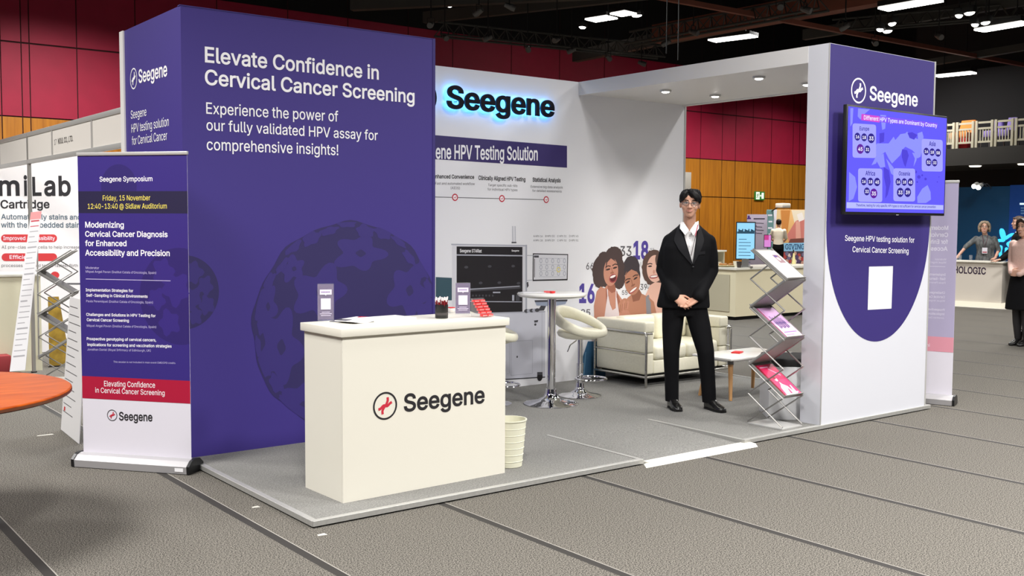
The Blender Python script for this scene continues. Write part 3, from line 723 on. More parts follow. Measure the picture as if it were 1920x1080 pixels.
# clasped hands
wd_(615, 900, 78, 92, S2, 17, .1, lambda a: 1+.05*sin(5*a)); wp([(545, 1000), (560, 930), (660, 960), (690, 1010), (690, 1100), (540, 1100)], S1, 18)
for k in range(4): g.line([W(565+k*26, 990-k*16), W(575+k*27, 880-k*8), W(592+k*24, 830+k*4)], .03, (S2, S1)[k % 2], 19+k)
for k in range(4): g.line([W(552+k*27, 980-k*16), W(562+k*27, 885-k*8)], .006, S2d, 24)
# jeans below, beside the sofa
wp([(225, 1100), (620, 1100), (560, 1500), (180, 1500)], TOPW, 13)
g.poly([(1102, 640), (1135, 640), (1135, 708), (1085, 710), (1090, 676)], mat('print jeans', (56, 104, 142), .6), 14)
g.line([(1098, 660), (1094, 709)], .012, mat('print jeans light', (110, 160, 196), .6), 15)
g.done('portrait_print', t, label='printed picture of three laughing women among numbers')
# ---- backlit letters standing off the wall
t = thing('lit_letters', 'dark company letters with a blue backlit halo on the white rear wall', 'illuminated sign', (3.2, YB-.06, 2.6))
LN = mat('letter face navy', (10, 11, 28), .5, spec=.2); HALO = mat('letter halo blue', (70, 165, 255), emit=6)
yf = YB-.065
a, b = at(839, 203.5, 1, yf), at(1040, 220.5, 1, yf); capz = at(839, 159.5, 1, yf).z-a.z
vs, fs, x0, x1 = text_mesh('Seegene', 'inter', .022); sx = (b.x-a.x)/(x1-x0); zsl = 0; sy = capz/(caph('inter')+.045)
def solid(name, m, y0, y1, ofs, parent):
    bm = B(); vv = [bm.verts.new((a.x+(v.x-x0)*sx, y0, a.z+.012+v.y*sy)) for v in vs]
    for f in fs:
        try: bm.faces.new([vv[i] for i in f])
        except ValueError: pass
    bmesh.ops.remove_doubles(bm, verts=bm.verts[:], dist=1e-5)
    r = bmesh.ops.extrude_face_region(bm, geom=bm.faces[:]); bmesh.ops.translate(bm, vec=(0, y1-y0, 0), verts=[e for e in r['geom'] if isinstance(e, bmesh.types.BMVert)])
    recalc(bm); return part(name, bm, m, parent, world=True, smooth=False)
for nm, m, ya_, yb_ in (('letter', LN, yf, yf+.022), ('letter_halo', HALO, yf+.023, yf+.04)):
    o = solid(nm, m, ya_, yb_, 0, t); bm = bmesh.new(); bm.from_mesh(o.data); me0 = o.data; bpy.data.objects.remove(o); left = set(bm.verts)
    while left:     # one part per letter
        st = [left.pop()]; isl = set(st)
        while st:
            for e in st.pop().link_edges:
                for w in e.verts:
                    if w in left: left.discard(w); isl.add(w); st.append(w)
        b2 = B(); mp = {w: b2.verts.new(w.co) for w in isl}
        for f in {f for w in isl for f in w.link_faces}: b2.faces.new([mp[w] for w in f.verts])
        part(nm, b2, m, t, smooth=False)
    bm.free()
for nm, m, y0, y1, rr in (('emblem_ring', LN, yf, yf+.022, .165), ('emblem_halo', HALO, yf+.023, yf+.04, .165)):
    bm = B(); c = at(789.5, 181, 1, yf); n = 40; R = [[V((c.x+r*cos(2*pi*i/n), y, c.z+r*sin(2*pi*i/n))) for i in range(n)] for r, y in ((rr, y0), (rr, y1), (rr-.03, y1), (rr-.03, y0))]
    VR = [[bm.verts.new(p) for p in q] for q in R]
    for q, w in zip(VR, VR[1:]+VR[:1]):
        for i in range(n): bm.faces.new((q[i], q[(i+1) % n], w[(i+1) % n], w[i]))
    recalc(bm); part(nm, bm, m, t, world=True)
for px in (860, 925, 990, 1030):
    bm = B(); p = at(px, 190, 1, yf); cyl(bm, (p.x, yf+.03, p.z), (p.x, YB-.001, p.z), .006, n=8); part('standoff_screw', bm, STEEL, t, world=True)

# ---- canopy
t = thing('canopy', 'white canopy spanning from the rear wall to the purple tower', 'canopy', (5.1, -.3, SOF))
bm = B(); box(bm, T0, XB1, TY1, YB, SOF, SOF+.09); part('soffit', bm, WHITE, t, world=True, smooth=False)
bm = B(); box(bm, T0-.004, T0+.05, TY1, YB-.001, SOF-.012, H); part('fascia', bm, WHITE, t, world=True, smooth=False)
bm = B(); box(bm, XB1-.05, XB1+.004, TY1, YB-.001, SOF-.012, H); part('fascia', bm, WHITE, t, world=True, smooth=False)
for i, (px, py) in enumerate(((1248, 171), (1341, 180), (1423, 146), (1513, 158))):
    p = at(px, py, 2, SOF-.012)
    l = ('recessed downlight in the canopy soffit, rear pair, nearer the lit letters', 'recessed downlight in the canopy soffit, rear pair, nearer the timber wall view', 'recessed downlight in the canopy soffit, front pair, nearer the lit letters', 'recessed downlight in the canopy soffit, front pair, close to the tower')[i]
    d = thing('downlight', l, 'ceiling light', p, 0, 'canopy downlights')
    bm = B(); lathe(bm, [(.032, .011), (.055, .011), (.055, -.004), (.05, -.008), (.036, -.008)], 24); part('bezel', bm, ALU_P, d)
    bm = B(); ell(bm, (0, 0, -.006), (.036, .036, .012)); part('lens', bm, mat('downlight lens', (255, 252, 246), emit=30), d)
    ld = bpy.data.lights.new('downlight_beam', 'SPOT'); ld.energy = 30; ld.spot_size = radians(110); ld.spot_blend = .8; ld.shadow_soft_size = .03; ld.color = (1, .96, .9)
    lo = bpy.data.objects.new('downlight_beam', ld); COL.objects.link(lo); lo.parent = d; lo.location = (0, 0, -.03)

# ---- tower
t = thing('display_tower', 'white tower panel with a purple rounded print and the screen on it', 'display tower', ((T0+T1)/2, (TY0+TY1)/2, ZP))
bm = B(); box(bm, T0, T1, TY0, TY1, ZP, H); part('panel', bm, mat('tower white', (214, 215, 222), .5), t, world=True, smooth=False)
bm = B(); box(bm, T0-.003, T0+.004, TY0-.003, TY0+.004, ZP, H); box(bm, T1-.01, T1+.006, TY0-.004, TY1, ZP, H+.003); part('corner_profile', bm, ALU_P, t, world=True, smooth=False)
g = Flat((0, TY0, 0), (0, -1, 0))
c0, c1 = at(1560, 440, 1, TY0), at(1638, 641, 1, TY0); zc = 1.62; rz = zc-c1.z; rx = (T1-T0)/2-.012; xm = (T0+T1)/2
pts = [V((T0+.006, TY0, H-.003))] + [V((xm-rx*cos(a), TY0, zc-rz*sin(a))) for a in [pi*i/48 for i in range(49)]] + [V((T1-.014, TY0, H-.003))]
g.poly3(pts, TOWERP, 0)
g.done('purple_print', t, label='purple rounded print')
g = Flat((0, TY0, 0), (0, -1, 0), .002)
emblem(g, at(1609.5, 170, 1, TY0), .1, TW, TW, 1, .08)
g.text('Seegene', (1630, 187), (1720, 199.5), 161.5, TW, 1, .034); g.done('logo_print', t); g = Flat((0, TY0, 0), (0, -1, 0), .002)
g.text('Seegene HPV testing solution for', (1584, 451.5), (1714, 455), 441, TW, 1, .008)
g.text('Cervical Cancer Screening', (1598, 472.5), (1703, 475.5), 462, TW, 1, .008)
g.done('slogan_lettering', t); g = Flat((0, TY0, 0), (0, -1, 0), .002)
g.poly([(1629, 500), (1674, 499), (1671, 578.5), (1626.5, 581)], mat('card white', (238, 238, 240), .5), 1)
g.done('white_card', t)

# ---- TV
YT = TY0-.105
c = [at(*p, 1, YT) for p in ((1590, 197), (1778, 217), (1770, 405), (1581, 402))]
x0, x1, z0, z1 = (c[0].x+c[3].x)/2, (c[1].x+c[2].x)/2, (c[2].z+c[3].z)/2, (c[0].z+c[1].z)/2
t = thing('tv_screen', 'flat TV screen showing a blue world map with number circles', 'television', ((x0+x1)/2, YT, z0))
bm = B(); box(bm, x0, x1, YT, YT+.035, z0, z1, .006); part('housing', bm, BLACKP, t, world=True)
bm = B(); box(bm, xm-.3, xm+.3, YT+.034, TY0-.001, (z0+z1)/2-.2, (z0+z1)/2+.2); part('wall_bracket', bm, BLACKM, t, world=True, smooth=False)
g = Flat((0, YT, 0), (0, -1, 0))
def em(n, c, e=1.05): return mat(n, c, .3, emit=e)
SB, SLT, SDK, SCARD, SNAVY, SWH, SMAG, SBAR = em('screen blue', (96, 88, 246)), em('screen land', (136, 140, 255)), em('screen land dark', (76, 64, 206)), em('screen card', (158, 158, 255)), em('screen navy', (44, 34, 130)), em('screen white', (240, 238, 255)), em('screen magenta', (200, 70, 200)), em('screen bar', (176, 180, 255))
SVIO = em('screen violet', (92, 30, 150))
bz_ = .016
g.poly3([V((x0+bz_, YT, z0+.022)), V((x1-bz_, YT, z0+.022)), V((x1-bz_, YT, z1-bz_)), V((x0+bz_, YT, z1-bz_))], SB, 0)
def T(x, y): return (1540+x/3.177, 80+y/3.177)
def tp(pts, m, l): g.poly([T(*p) for p in pts], m, l)
tp([(430, 560), (440, 580), (470, 545), (500, 540), (510, 530), (540, 560), (575, 575), (572, 540), (600, 530), (608, 560), (600, 640), (590, 680), (570, 690), (560, 660), (540, 640), (500, 620), (480, 640), (470, 670), (440, 700), (420, 720), (400, 690), (380, 650), (340, 680), (325, 720), (298, 730), (318, 690), (320, 620), (330, 600), (400, 600)], SLT, 1)
tp([(512, 538), (540, 533), (572, 550), (552, 578), (525, 568)], SDK, 2); tp([(480, 635), (510, 640), (520, 672), (500, 742), (490, 722), (478, 680)], SDK, 2)
tp([(540, 655), (556, 690), (548, 740), (566, 700), (570, 660)], SLT, 2); tp([(570, 920), (600, 870), (632, 848), (650, 890), (652, 935), (622, 955), (572, 955)], SLT, 1)
tp([(218, 392), (288, 398), (262, 420), (232, 458), (216, 440)], SLT, 1); tp([(165, 770), (200, 800), (212, 860), (190, 930), (162, 945)], SLT, 1); tp([(350, 430), (385, 432), (380, 512), (362, 520)], SLT, 1)
tp([(172, 390), (190, 390), (185, 480), (172, 500)], SLT, 1); tp([(345, 540), (375, 535), (372, 590), (345, 600)], SDK, 1); tp([(370, 740), (402, 760), (412, 830), (395, 905), (380, 930), (384, 860), (372, 800)], SDK, 1)
tp([(385, 690), (430, 745), (440, 800), (415, 780)], SLT, 1); tp([(320, 690), (370, 660), (380, 740), (350, 745)], SLT, 1)
for x, y, r in ((560, 770, 14), (580, 800, 16), (600, 790, 9), (620, 812, 12), (570, 830, 8), (690, 830, 6), (700, 800, 5)): g.disc3(g.pt(*T(x, y)), r/3.177*.0052, r/3.177*.003, SDK, 2, 14)
tp([(238, 424), (690, 480), (690, 508), (236, 462)], em('screen title bar', (126, 84, 236)), 3); tp([(238, 424), (345, 438), (345, 476), (236, 462)], SMAG, 3)
g.text('Different HPV Types are Dominant by Country', T(252, 457), T(688, 505), T(252, 433)[1], SWH, 5, .02)
def card(x0, y0, x1, y1, name, nums):
    q = [(x0+12, y0), (x1-12, y0), (x1-3, y0+4), (x1, y0+14), (x1, y1-14), (x1-3, y1-4), (x1-12, y1), (x0+12, y1), (x0+3, y1-4), (x0, y1-14), (x0, y0+14), (x0+3, y0+4)]
    sl = .06; tp([(a, b+(a-x0)*sl*(1 if b < 640 else .3)) for a, b in q], SCARD, 3)
    xm = (x0+x1)/2; w = len(name)*9.5; g.text(name, T(xm-w/2, y0+42), T(xm+w/2, y0+44), None, SNAVY, 5, .03)
    for s, x, y, r, vio in nums:
        p = g.pt(*T(x, y)); kx = (g.pt(*T(x+10, y))-p).length/10; kz = (g.pt(*T(x, y+10))-p).length/10
        g.disc3(p, r*kx, r*kz*1.4, SVIO if vio else SNAVY, 5, 24); g.text(s, T(x-r*.62, y+r*.52), T(x+r*.62, y+r*.56), T(x, y-r*.5)[1], SWH, 7, .04)
card(185, 480, 325, 685, 'Europe', [('16', 214, 560, 17, 0), ('18', 254, 564, 17, 0), ('33', 296, 570, 21, 0), ('45', 231, 633, 21, 1), ('31', 273, 636, 17, 0)])
card(597, 572, 722, 766, 'Asia', [('16', 624, 648, 16, 0), ('18', 659, 652, 16, 0), ('58', 694, 656, 17, 0), ('52', 638, 712, 17, 0), ('33', 674, 715, 16, 0)])
card(218, 748, 362, 948, 'Africa', [('16', 252, 826, 17, 0), ('18', 291, 828, 17, 0), ('45', 331, 830, 18, 0), ('33', 270, 886, 17, 0), ('35', 311, 898, 21, 1)])
card(428, 748, 558, 944, 'Oceania', [('16', 457, 829, 16, 0), ('18', 493, 830, 16, 0), ('45', 530, 831, 17, 0), ('33', 469, 892, 20, 0), ('39', 513, 892, 20, 0)])
tp([(150, 950), (726, 968), (725, 996), (149, 986)], SBAR, 3)
g.text('Therefore, testing for only specific HPV types is not sufficient for cervical cancer prevention', T(205, 975), T(680, 985), None, SNAVY, 5, .02)
g.poly([T(445, 1024), T(460, 1024), T(460, 1028), T(445, 1028)], mat('grey logo', (150, 150, 150)), 1)
g.done('display', t)
# ================================================================== FURNITURE AND SMALL THINGS IN THE BOOTH
def face_cam(P): d = V(P)-CAM; return math.atan2(-d.x, d.y)
# ---- reception counter
CA, KX, KY, KW, KD, KO, KB, KT = .0235, .302, -1.597, 1.1596, .4461, .0181, .9711, 1.0181
t = counter = thing('reception_counter', 'cream white reception counter with a black company logo on its front', 'counter', (KX, KY, 0), CA)
bm = B(); box(bm, 0, KW, 0, .018, ZP, KB); part('front_panel', bm, CREAM, t, smooth=False)
for x in (0, KW-.018):
    bm = B(); box(bm, x, x+.018, .019, KD, ZP, KB); part('side_panel', bm, CREAM, t, smooth=False)
bm = B(); box(bm, .019, KW-.019, .03, KD, ZP+.06, ZP+.08); part('shelf', bm, CREAM, t, smooth=False)
bm = B(); box(bm, .019, KW-.019, .03, KD, .5, .52); part('shelf', bm, CREAM, t, smooth=False)
bm = B(); box(bm, -KO, KW+KO, -KO, KD+KO, KB, KT, .003); part('worktop', bm, CREAM, t)
nf = V((sin(CA), -cos(CA), 0)); g = Flat((KX, KY, 0), nf)
c = g.pt(722, 761); emblem(g, c, .081, INK, RED, 1, .085)
g.text('Seegene', (757, 771.5), (908.5, 754.5), 740, INK, 1, .042)
g.done('logo_lettering', t)
KTOP = KT+.0005
def ctop(px, py): return at(px, py, 2, KTOP)
def sign_holder(label, px, py, w, h, basew):
    p = ctop(px, py); a = face_cam(p)+.12; t = thing('sign_holder', label, 'sign holder', p, a, 'acrylic sign holders on the counter')
    bm = B(); box(bm, -w/2, w/2, .0, .003, 0, h); part('front_sheet', bm, GLASSM, t, smooth=False)
    bm = B(); box(bm, -w/2, w/2, -basew, .004, 0, .004); part('base', bm, GLASSM, t, smooth=False)
    bm = B(); box(bm, -w/2+.002, w/2-.002, .004, .0052, .006, h-.004); part('insert_card', bm, mat('card plum', (104, 84, 124), .5), t, smooth=False)
    W = XF[t]; n = (W.to_3x3() @ V((0, -1, 0))); g = Flat(W @ V((0, 0, 0)), n, .0006)
    q = lambda u, v: g.uv(u, v); pw = mat('card lilac white', (232, 222, 244), .5)
    g.poly3([q(-w*.36, h*.7), q(w*.36, h*.7), q(w*.36, h*.84), q(-w*.36, h*.84)], pw, 1)
    g.poly3([q(-w*.05, h*.7), q(0, h*.67), q(w*.05, h*.7)], pw, 1)
    for k in range(6): x = w*(-.27+.09*k); g.poly3([q(x, h*.755), q(x+w*.07, h*.755), q(x+w*.07, h*.785), q(x, h*.785)], mat('card ink', (130, 100, 160)), 2)
    g.poly3([q(-w*.3, h*.3), q(w*.3, h*.3), q(w*.3, h*.6), q(-w*.3, h*.6)], pw, 1)
    for k, ww in enumerate((.25, .36, .3)): g.poly3([q(-w*ww, h*(.22-.045*k)), q(w*ww, h*(.22-.045*k)), q(w*ww, h*(.235-.045*k)), q(-w*ww, h*(.235-.045*k))], pw, 1)
    g.done('card_print', t); return t
sign_holder('clear acrylic sign holder with a plum card, on the counter end beside the booklets', 611, 601, .098, .222, .12)
sign_holder('clear acrylic sign holder with a plum card, between the pen cup and the red packets', 868, 589.5, .098, .206, .05)
p = ctop(828, 596.5); t = thing('pen_cup', 'black cylindrical cup full of red and white pens on the counter', 'pen cup', p)
bm = B(); lathe(bm, [(.038, 0), (.04, .004), (.04, .085), (.037, .085), (.036, .01)], 28); part('cup', bm, BLACKP, t)
bm = B(); lathe(bm, [(.0405, .02), (.0405, .036)], 28, caps=False); part('band', bm, mat('cup band', (70, 66, 66), .5), t)
for k in range(16):
    a = k*2.4; r = .006+.0065*sqrt(k); x, y = r*cos(a), r*sin(a); hh = .115+.012*sin(k*3.1)
    q = thing('pen', 'red pen with a white cap standing in the black cup', 'pen', (p.x+x, p.y+y, p.z+.012), 0, 'pens in the black cup')
    bm = B(); cyl(bm, (0, 0, 0), (x*.25, y*.25, hh-.02), .0042, n=8); part('barrel', bm, mat('pen dark red', (120, 22, 30), .3), q)
    bm = B(); cyl(bm, (x*.25, y*.25, hh-.02), (x*.32, y*.32, hh), .0046, n=8); part('cap', bm, mat('pen white', (236, 226, 226), .4), q)
p = ctop(906, 594); a = face_cam(p)+.75; t = thing('packet_display', 'clear sloped display tray on the counter holding tiers of red packets', 'display tray', p, a)
bm = B()
for s in (-.05, .05): prism(bm, [V((s-.001, -.045, 0)), V((s-.001, .06, 0)), V((s-.001, .06, .115)), V((s-.001, .05, .115))], (.002, 0, 0))
box(bm, -.05, .05, .058, .06, 0, .115); recalc(bm); part('tray', bm, GLASSM, t, smooth=False)
M = XF[t]; PK = mat('packet red', (226, 52, 52), .35)
for r in range(6):
    for cix in range(2):
        w = M @ V((-.024+.048*cix, -.03+.015*r, .006+.017*r))
        q = thing('packet', 'small red packet in the sloped clear tray on the counter', 'packet', w, a, 'red packets in the clear tray')
        bm = B(); box(bm, -.022, .022, -.014, .014, 0, .014, .002); part('box', bm, PK, q)
        bm = B(); box(bm, -.019, .019, -.0146, -.0142, .004, .008); part('label_strip', bm, mat('packet pale', (250, 190, 186), .4), q, smooth=False)
p = ctop(846, 586); bm = B(); box(bm, -.018, .018, -.018, .018, 0, .03, .002); o = part('small_box', bm, mat('small box white', (236, 232, 226), .5)); o.location = p
tag(o, 'tiny white box with a red lid behind the pen cup', 'box'); bm = B(); box(bm, -.019, .019, -.019, .019, .03, .036, .002); part('lid', bm, PK, o)
def leaflet(name, label, cat, px, py, w, d, rot, m, th=.003, z=0, bend=0):
    p = ctop(px, py); t = thing(name, label, cat, p+V((0, 0, z)), rot)
    bm = B(); n = 8; top = [V((-w/2+w*i/n, -d/2, th+bend*((i/n-.5)**2)*4)) for i in range(n+1)]; bot = [v-V((0, 0, th)) for v in top]
    prism(bm, top+bot[::-1], (0, d, 0)); recalc(bm); part('cover', bm, m, t, smooth=False); return t
BRW = mat('brochure white', (234, 232, 234), .4)
leaflet('booklet', 'white booklet with a curved cover lying beside the clear sign holder', 'booklet', 668, 604, .21, .15, .35, BRW, .004, 0, .012)
leaflet('booklet', 'dark covered booklet lying under the curved white booklet', 'booklet', 650, 601, .2, .14, .7, mat('booklet dark', (90, 88, 96), .5), .003)
leaflet('paper_stack', 'low pile of white paper sheets in the middle of the counter', 'paper', 724, 599, .3, .21, .1, mat('sheet white', (240, 238, 234), .5), .012)
t = leaflet('leaflet', 'white leaflet with a red print at the back of the counter', 'leaflet', 668, 598.5, .16, .1, .5, BRW, .003, .005)
bm = B(); box(bm, .03, .07, -.045, .01, .003, .006); part('red_print', bm, RED, t, smooth=False)

# ---- waste bin
CREAMP = mat('cream plastic', (226, 224, 202), .4)
t = thing('waste_bin', 'cream plastic waste bin standing beside the reception counter', 'waste bin', (1.6, -1.43, ZP))
bm = B(); lathe(bm, [(.082, 0), (.086, .004), (.112, .3), (.117, .302), (.117, .308), (.108, .308), (.083, .012), (.0, .01)], 40, caps=False); recalc(bm); part('body', bm, CREAMP, t)
for k in range(6):
    z = .04+k*.043; r = .0865+.0845*z; bm = B(); tube(bm, [(r*cos(a), r*sin(a), z) for a in [2*pi*i/40 for i in range(40)]], .0022, 6, closed=True); part('ridge', bm, CREAMP, t)
# ---- high table
p = at(1033, 757, 2, ZP); TBL = mat('white table top', (240, 238, 232), .2)
t = thing('bar_table', 'round white high table on a chrome column and trumpet base', 'table', (p.x, p.y, ZP))
tz = 1.0-ZP
bm = B(); lathe(bm, [(.0, 0), (.235, 0), (.24, .006), (.22, .016), (.12, .034), (.07, .06), (.05, .1), (.046, .13), (.0, .13)], 48, caps=False); part('base', bm, CHROME, t, angle=50)
bm = B(); cyl(bm, (0, 0, .12), (0, 0, tz-.03), .037, n=32); part('column', bm, CHROME, t)
bm = B(); lathe(bm, [(.0, -.035), (.22, -.035), (.285, -.026), (.302, -.012), (.302, .0), (.295, .004), (.0, .004)], 56, (0, 0, tz), caps=False); part('tabletop', bm, TBL, t)
tp_ = V((p.x, p.y, 1.005))
for i, (dx, dy, m, l, c_, sz) in enumerate(((.0, .03, mat('card pink red', (232, 92, 96), .4), 'red card lying on the high white table near its middle', 'card', (.1, .05, .014)), (-.14, .1, BRW, 'white leaflet lying on the high white table', 'leaflet', (.21, .14, .003)), (-.03, -.04, PK, 'small red packet on the high white table', 'packet', (.03, .03, .018)))):
    bm = B(); box(bm, -sz[0]/2, sz[0]/2, -sz[1]/2, sz[1]/2, 0, sz[2], min(.002, sz[2]/3)); o = part(('card', 'leaflet', 'packet')[i], bm, m); o.location = tp_+V((dx, dy, 0)); o.rotation_euler = (0, 0, -.7+.4*i); tag(o, l, c_)
# ---- bar stools
def stool(label, loc, rot):
    t = thing('bar_stool', label, 'bar stool', loc, rot, 'bar stools'); SZ = .53
    bm = B(); lathe(bm, [(.0, 0), (.19, 0), (.194, .006), (.17, .014), (.09, .028), (.05, .055), (.038, .09), (.034, .12), (.0, .12)], 40, caps=False); part('base', bm, CHROME, t, angle=50)
    bm = B(); cyl(bm, (0, 0, .11), (0, 0, .3), .03, n=24); cyl(bm, (0, 0, .3), (0, 0, SZ), .024, n=24); part('column', bm, CHROME, t)
    bm = B(); tube(bm, [(.02+.0*cos(a)+.14*cos(a)+.1, .14*sin(a), .17) for a in [2*pi*i/32 for i in range(32)]], .009, 8, closed=True); cyl(bm, (.02, 0, .17), (.12, 0, .17), .012); part('footrest', bm, CHROME, t)
    bm = B(); tube(bm, [(-.02, -.03, SZ-.02), (-.05, -.09, SZ-.06), (-.06, -.12, SZ-.12)], .006, 8); part('height_lever', bm, CHROME, t)
    bm = B(); lathe(bm, [(.0, SZ-.01), (.15, SZ), (.2, SZ+.02), (.215, SZ+.05), (.2, SZ+.075), (.15, SZ+.085), (.0, SZ+.08)], 40, caps=False); recalc(bm); part('seat_cushion', bm, LEATHER, t, angle=60)
    bm = B(); n = 48; rings = []
    for i in range(n):
        a = 2*pi*i/n; k = (1-cos(a))/2     # 0 at the open front (+x), 1 at the back (-x)
        R = .212+.012*k; c = V((R*cos(a)*1.02, R*sin(a), SZ+.055+.175*k**1.25)); rad = V((cos(a), sin(a), .25*k)).normalized(); up = rad.cross(V((-sin(a), cos(a), 0))); 
        rings.append(ringp(c, rad, up, .03-.002*k, .036+.022*k, 16, 2.4))
    VR = [[bm.verts.new(q) for q in r] for r in rings]
    for q, w in zip(VR, VR[1:]+VR[:1]):
        for i in range(16): bm.faces.new((q[i], q[(i+1) % 16], w[(i+1) % 16], w[i]))
    recalc(bm); part('backrest', bm, LEATHER, t, angle=60)
    return t
p = at(1087, 742, 2, ZP); stool('cream padded bar stool with an open curved backrest beside the high table and sofa', (p.x, p.y, ZP), radians(-75))
p = at(918, 757, 2, ZP); stool('cream bar stool mostly hidden behind the reception counter', (p.x, p.y, ZP), radians(-40))
# ---- sofa
SX0, SX1, SY0, SY1 = 4.585, 5.80, .31, 1.03
t = thing('sofa', 'cream leather two-seat sofa in a chrome tube frame against the white wall', 'sofa', ((SX0+SX1)/2, (SY0+SY1)/2, ZP))
cx, cy = (SX0+SX1)/2, (SY0+SY1)/2; hx, hy = (SX1-SX0)/2, (SY1-SY0)/2
def sb(name, x0, x1, y0, y1, z0, z1, bev=.025): bm = B(); box(bm, x0, x1, y0, y1, z0-ZP, z1-ZP, bev, 3); return part(name, bm, LEATHER, t, angle=60)
for s in (-1, 1):
    a, b = (-hx+.005, -hx+.14) if s < 0 else (hx-.14, hx-.005)
    sb('armrest', a, b, -hy+.02, hy, .555, .665, .02); sb('side_panel', a+.01, b, -hy+.03, hy, .362, .552, .015); sb('side_panel', a+.01, b, -hy+.03, hy, .155, .358, .015)
sb('back_panel', -hx+.14, hx-.14, hy-.1, hy, .155, .66)
for k in (0, 1):
    w = (2*hx-.29)/2; x = -hx+.145+k*w
    sb('back_cushion', x+.004, x+w-.004, hy-.27, hy-.1, .42, .68, .05); sb('seat_cushion', x+.004, x+w-.004, -hy+.02, hy-.1, .285, .43, .04)
sb('seat_base', -hx+.145, hx-.145, -hy+.035, hy-.1, .155, .285, .012)
bm = B(); R = .0125
for s in (-1, 1):
    x = s*(hx)
    tube(bm, [(x, -hy-.005, 0), (x, -hy-.005, .5), (x, -hy+.01, .525), (x, hy, .525)], R, 12); cyl(bm, (x, hy+.005, 0), (x, hy+.005, .525), R); cyl(bm, (x, -hy, .325), (x, hy, .325), R*.6); cyl(bm, (x, -hy, .1), (x, hy, .1), R)
    cyl(bm, (x, -hy-.005, .52), (x*.88, -hy-.005, .52), R)
for y in (-hy-.005, hy+.005): cyl(bm, (-hx, y, .1), (hx, y, .1), R)
part('tube_frame', bm, mat('brushed frame', (190, 188, 182), .25, 1), t)
bm = B(); box(bm, -hx+.05, hx-.05, -hy+.06, hy-.05, .1, .118); part('underside', bm, BLACKM, t, smooth=False)
# ---- low table
LX0, LX1, LY0, LY1, LZ_ = 4.63, 5.50, -.70, -.235, .42
OAK = mat('pale oak', (196, 148, 96), .5, noise_amt=.15, noise_scale=8, stretch=(4, 4, .4)); t = thing('coffee_table', 'low white coffee table with pale splayed wooden legs in front of the sofa', 'table', ((LX0+LX1)/2, (LY0+LY1)/2, ZP))
lx, ly = (LX1-LX0)/2, (LY1-LY0)/2
bm = B(); box(bm, -lx, lx, -ly, ly, LZ_-.022-ZP, LZ_-ZP, .008); part('tabletop', bm, TBL, t)
for sx in (-1, 1):
    for sy in (-1, 1):
        bm = B(); tube(bm, [(sx*(lx-.11), sy*(ly-.1), LZ_-.06-ZP), (sx*(lx-.06), sy*(ly-.05), 0)], [.024, .015], 14); l = part('leg', bm, OAK, t)
        bm = B(); cyl(bm, (sx*(lx-.115), sy*(ly-.105), LZ_-.024-ZP), (sx*(lx-.105), sy*(ly-.095), LZ_-.07-ZP), .027); part('bracket', bm, mat('dull grey bracket', (110, 110, 108), .5), l)
bm = B(); box(bm, -lx+.1, lx-.1, -ly+.09, ly-.09, LZ_-.05-ZP, LZ_-.023-ZP); part('under_frame', bm, TBL, t, smooth=False)
for i, (x, y, m, l) in enumerate(((5.02, -.44, PK, 'red card on the low coffee table behind the brochure stand'), (5.1, -.36, BRW, 'white leaflet on the low coffee table behind the brochure stand'))):
    bm = B(); box(bm, -.06, .06, -.04, .04, 0, .012 if i == 0 else .004, .001); o = part(('card', 'leaflet')[i], bm, m); o.location = (x, y, LZ_); o.rotation_euler = (0, 0, .4-.9*i); tag(o, l, ('card', 'leaflet')[i])
# ---- white cube seat with black pad, by the tower
p = at(1440.5, 787, 2, ZP); q = at(1424, 770, 2, ZP); d = (q-p); L = .42; rz = math.atan2(d.y, d.x)-pi/2
t = thing('cube_seat', 'white cube seat with a black padded top beside the tower', 'seat', p, rz)
bm = B(); box(bm, 0, .35, 0, L, 0, .43, .004); part('body', bm, mat('cube white', (222, 222, 224), .4), t)
bm = B(); box(bm, .0, .35, 0, L, .431, .50, .015, 3); part('pad', bm, mat('black pad', (20, 20, 22), .6), t)
TRAY = mat('tray grey', (168, 166, 162), .4, .2)
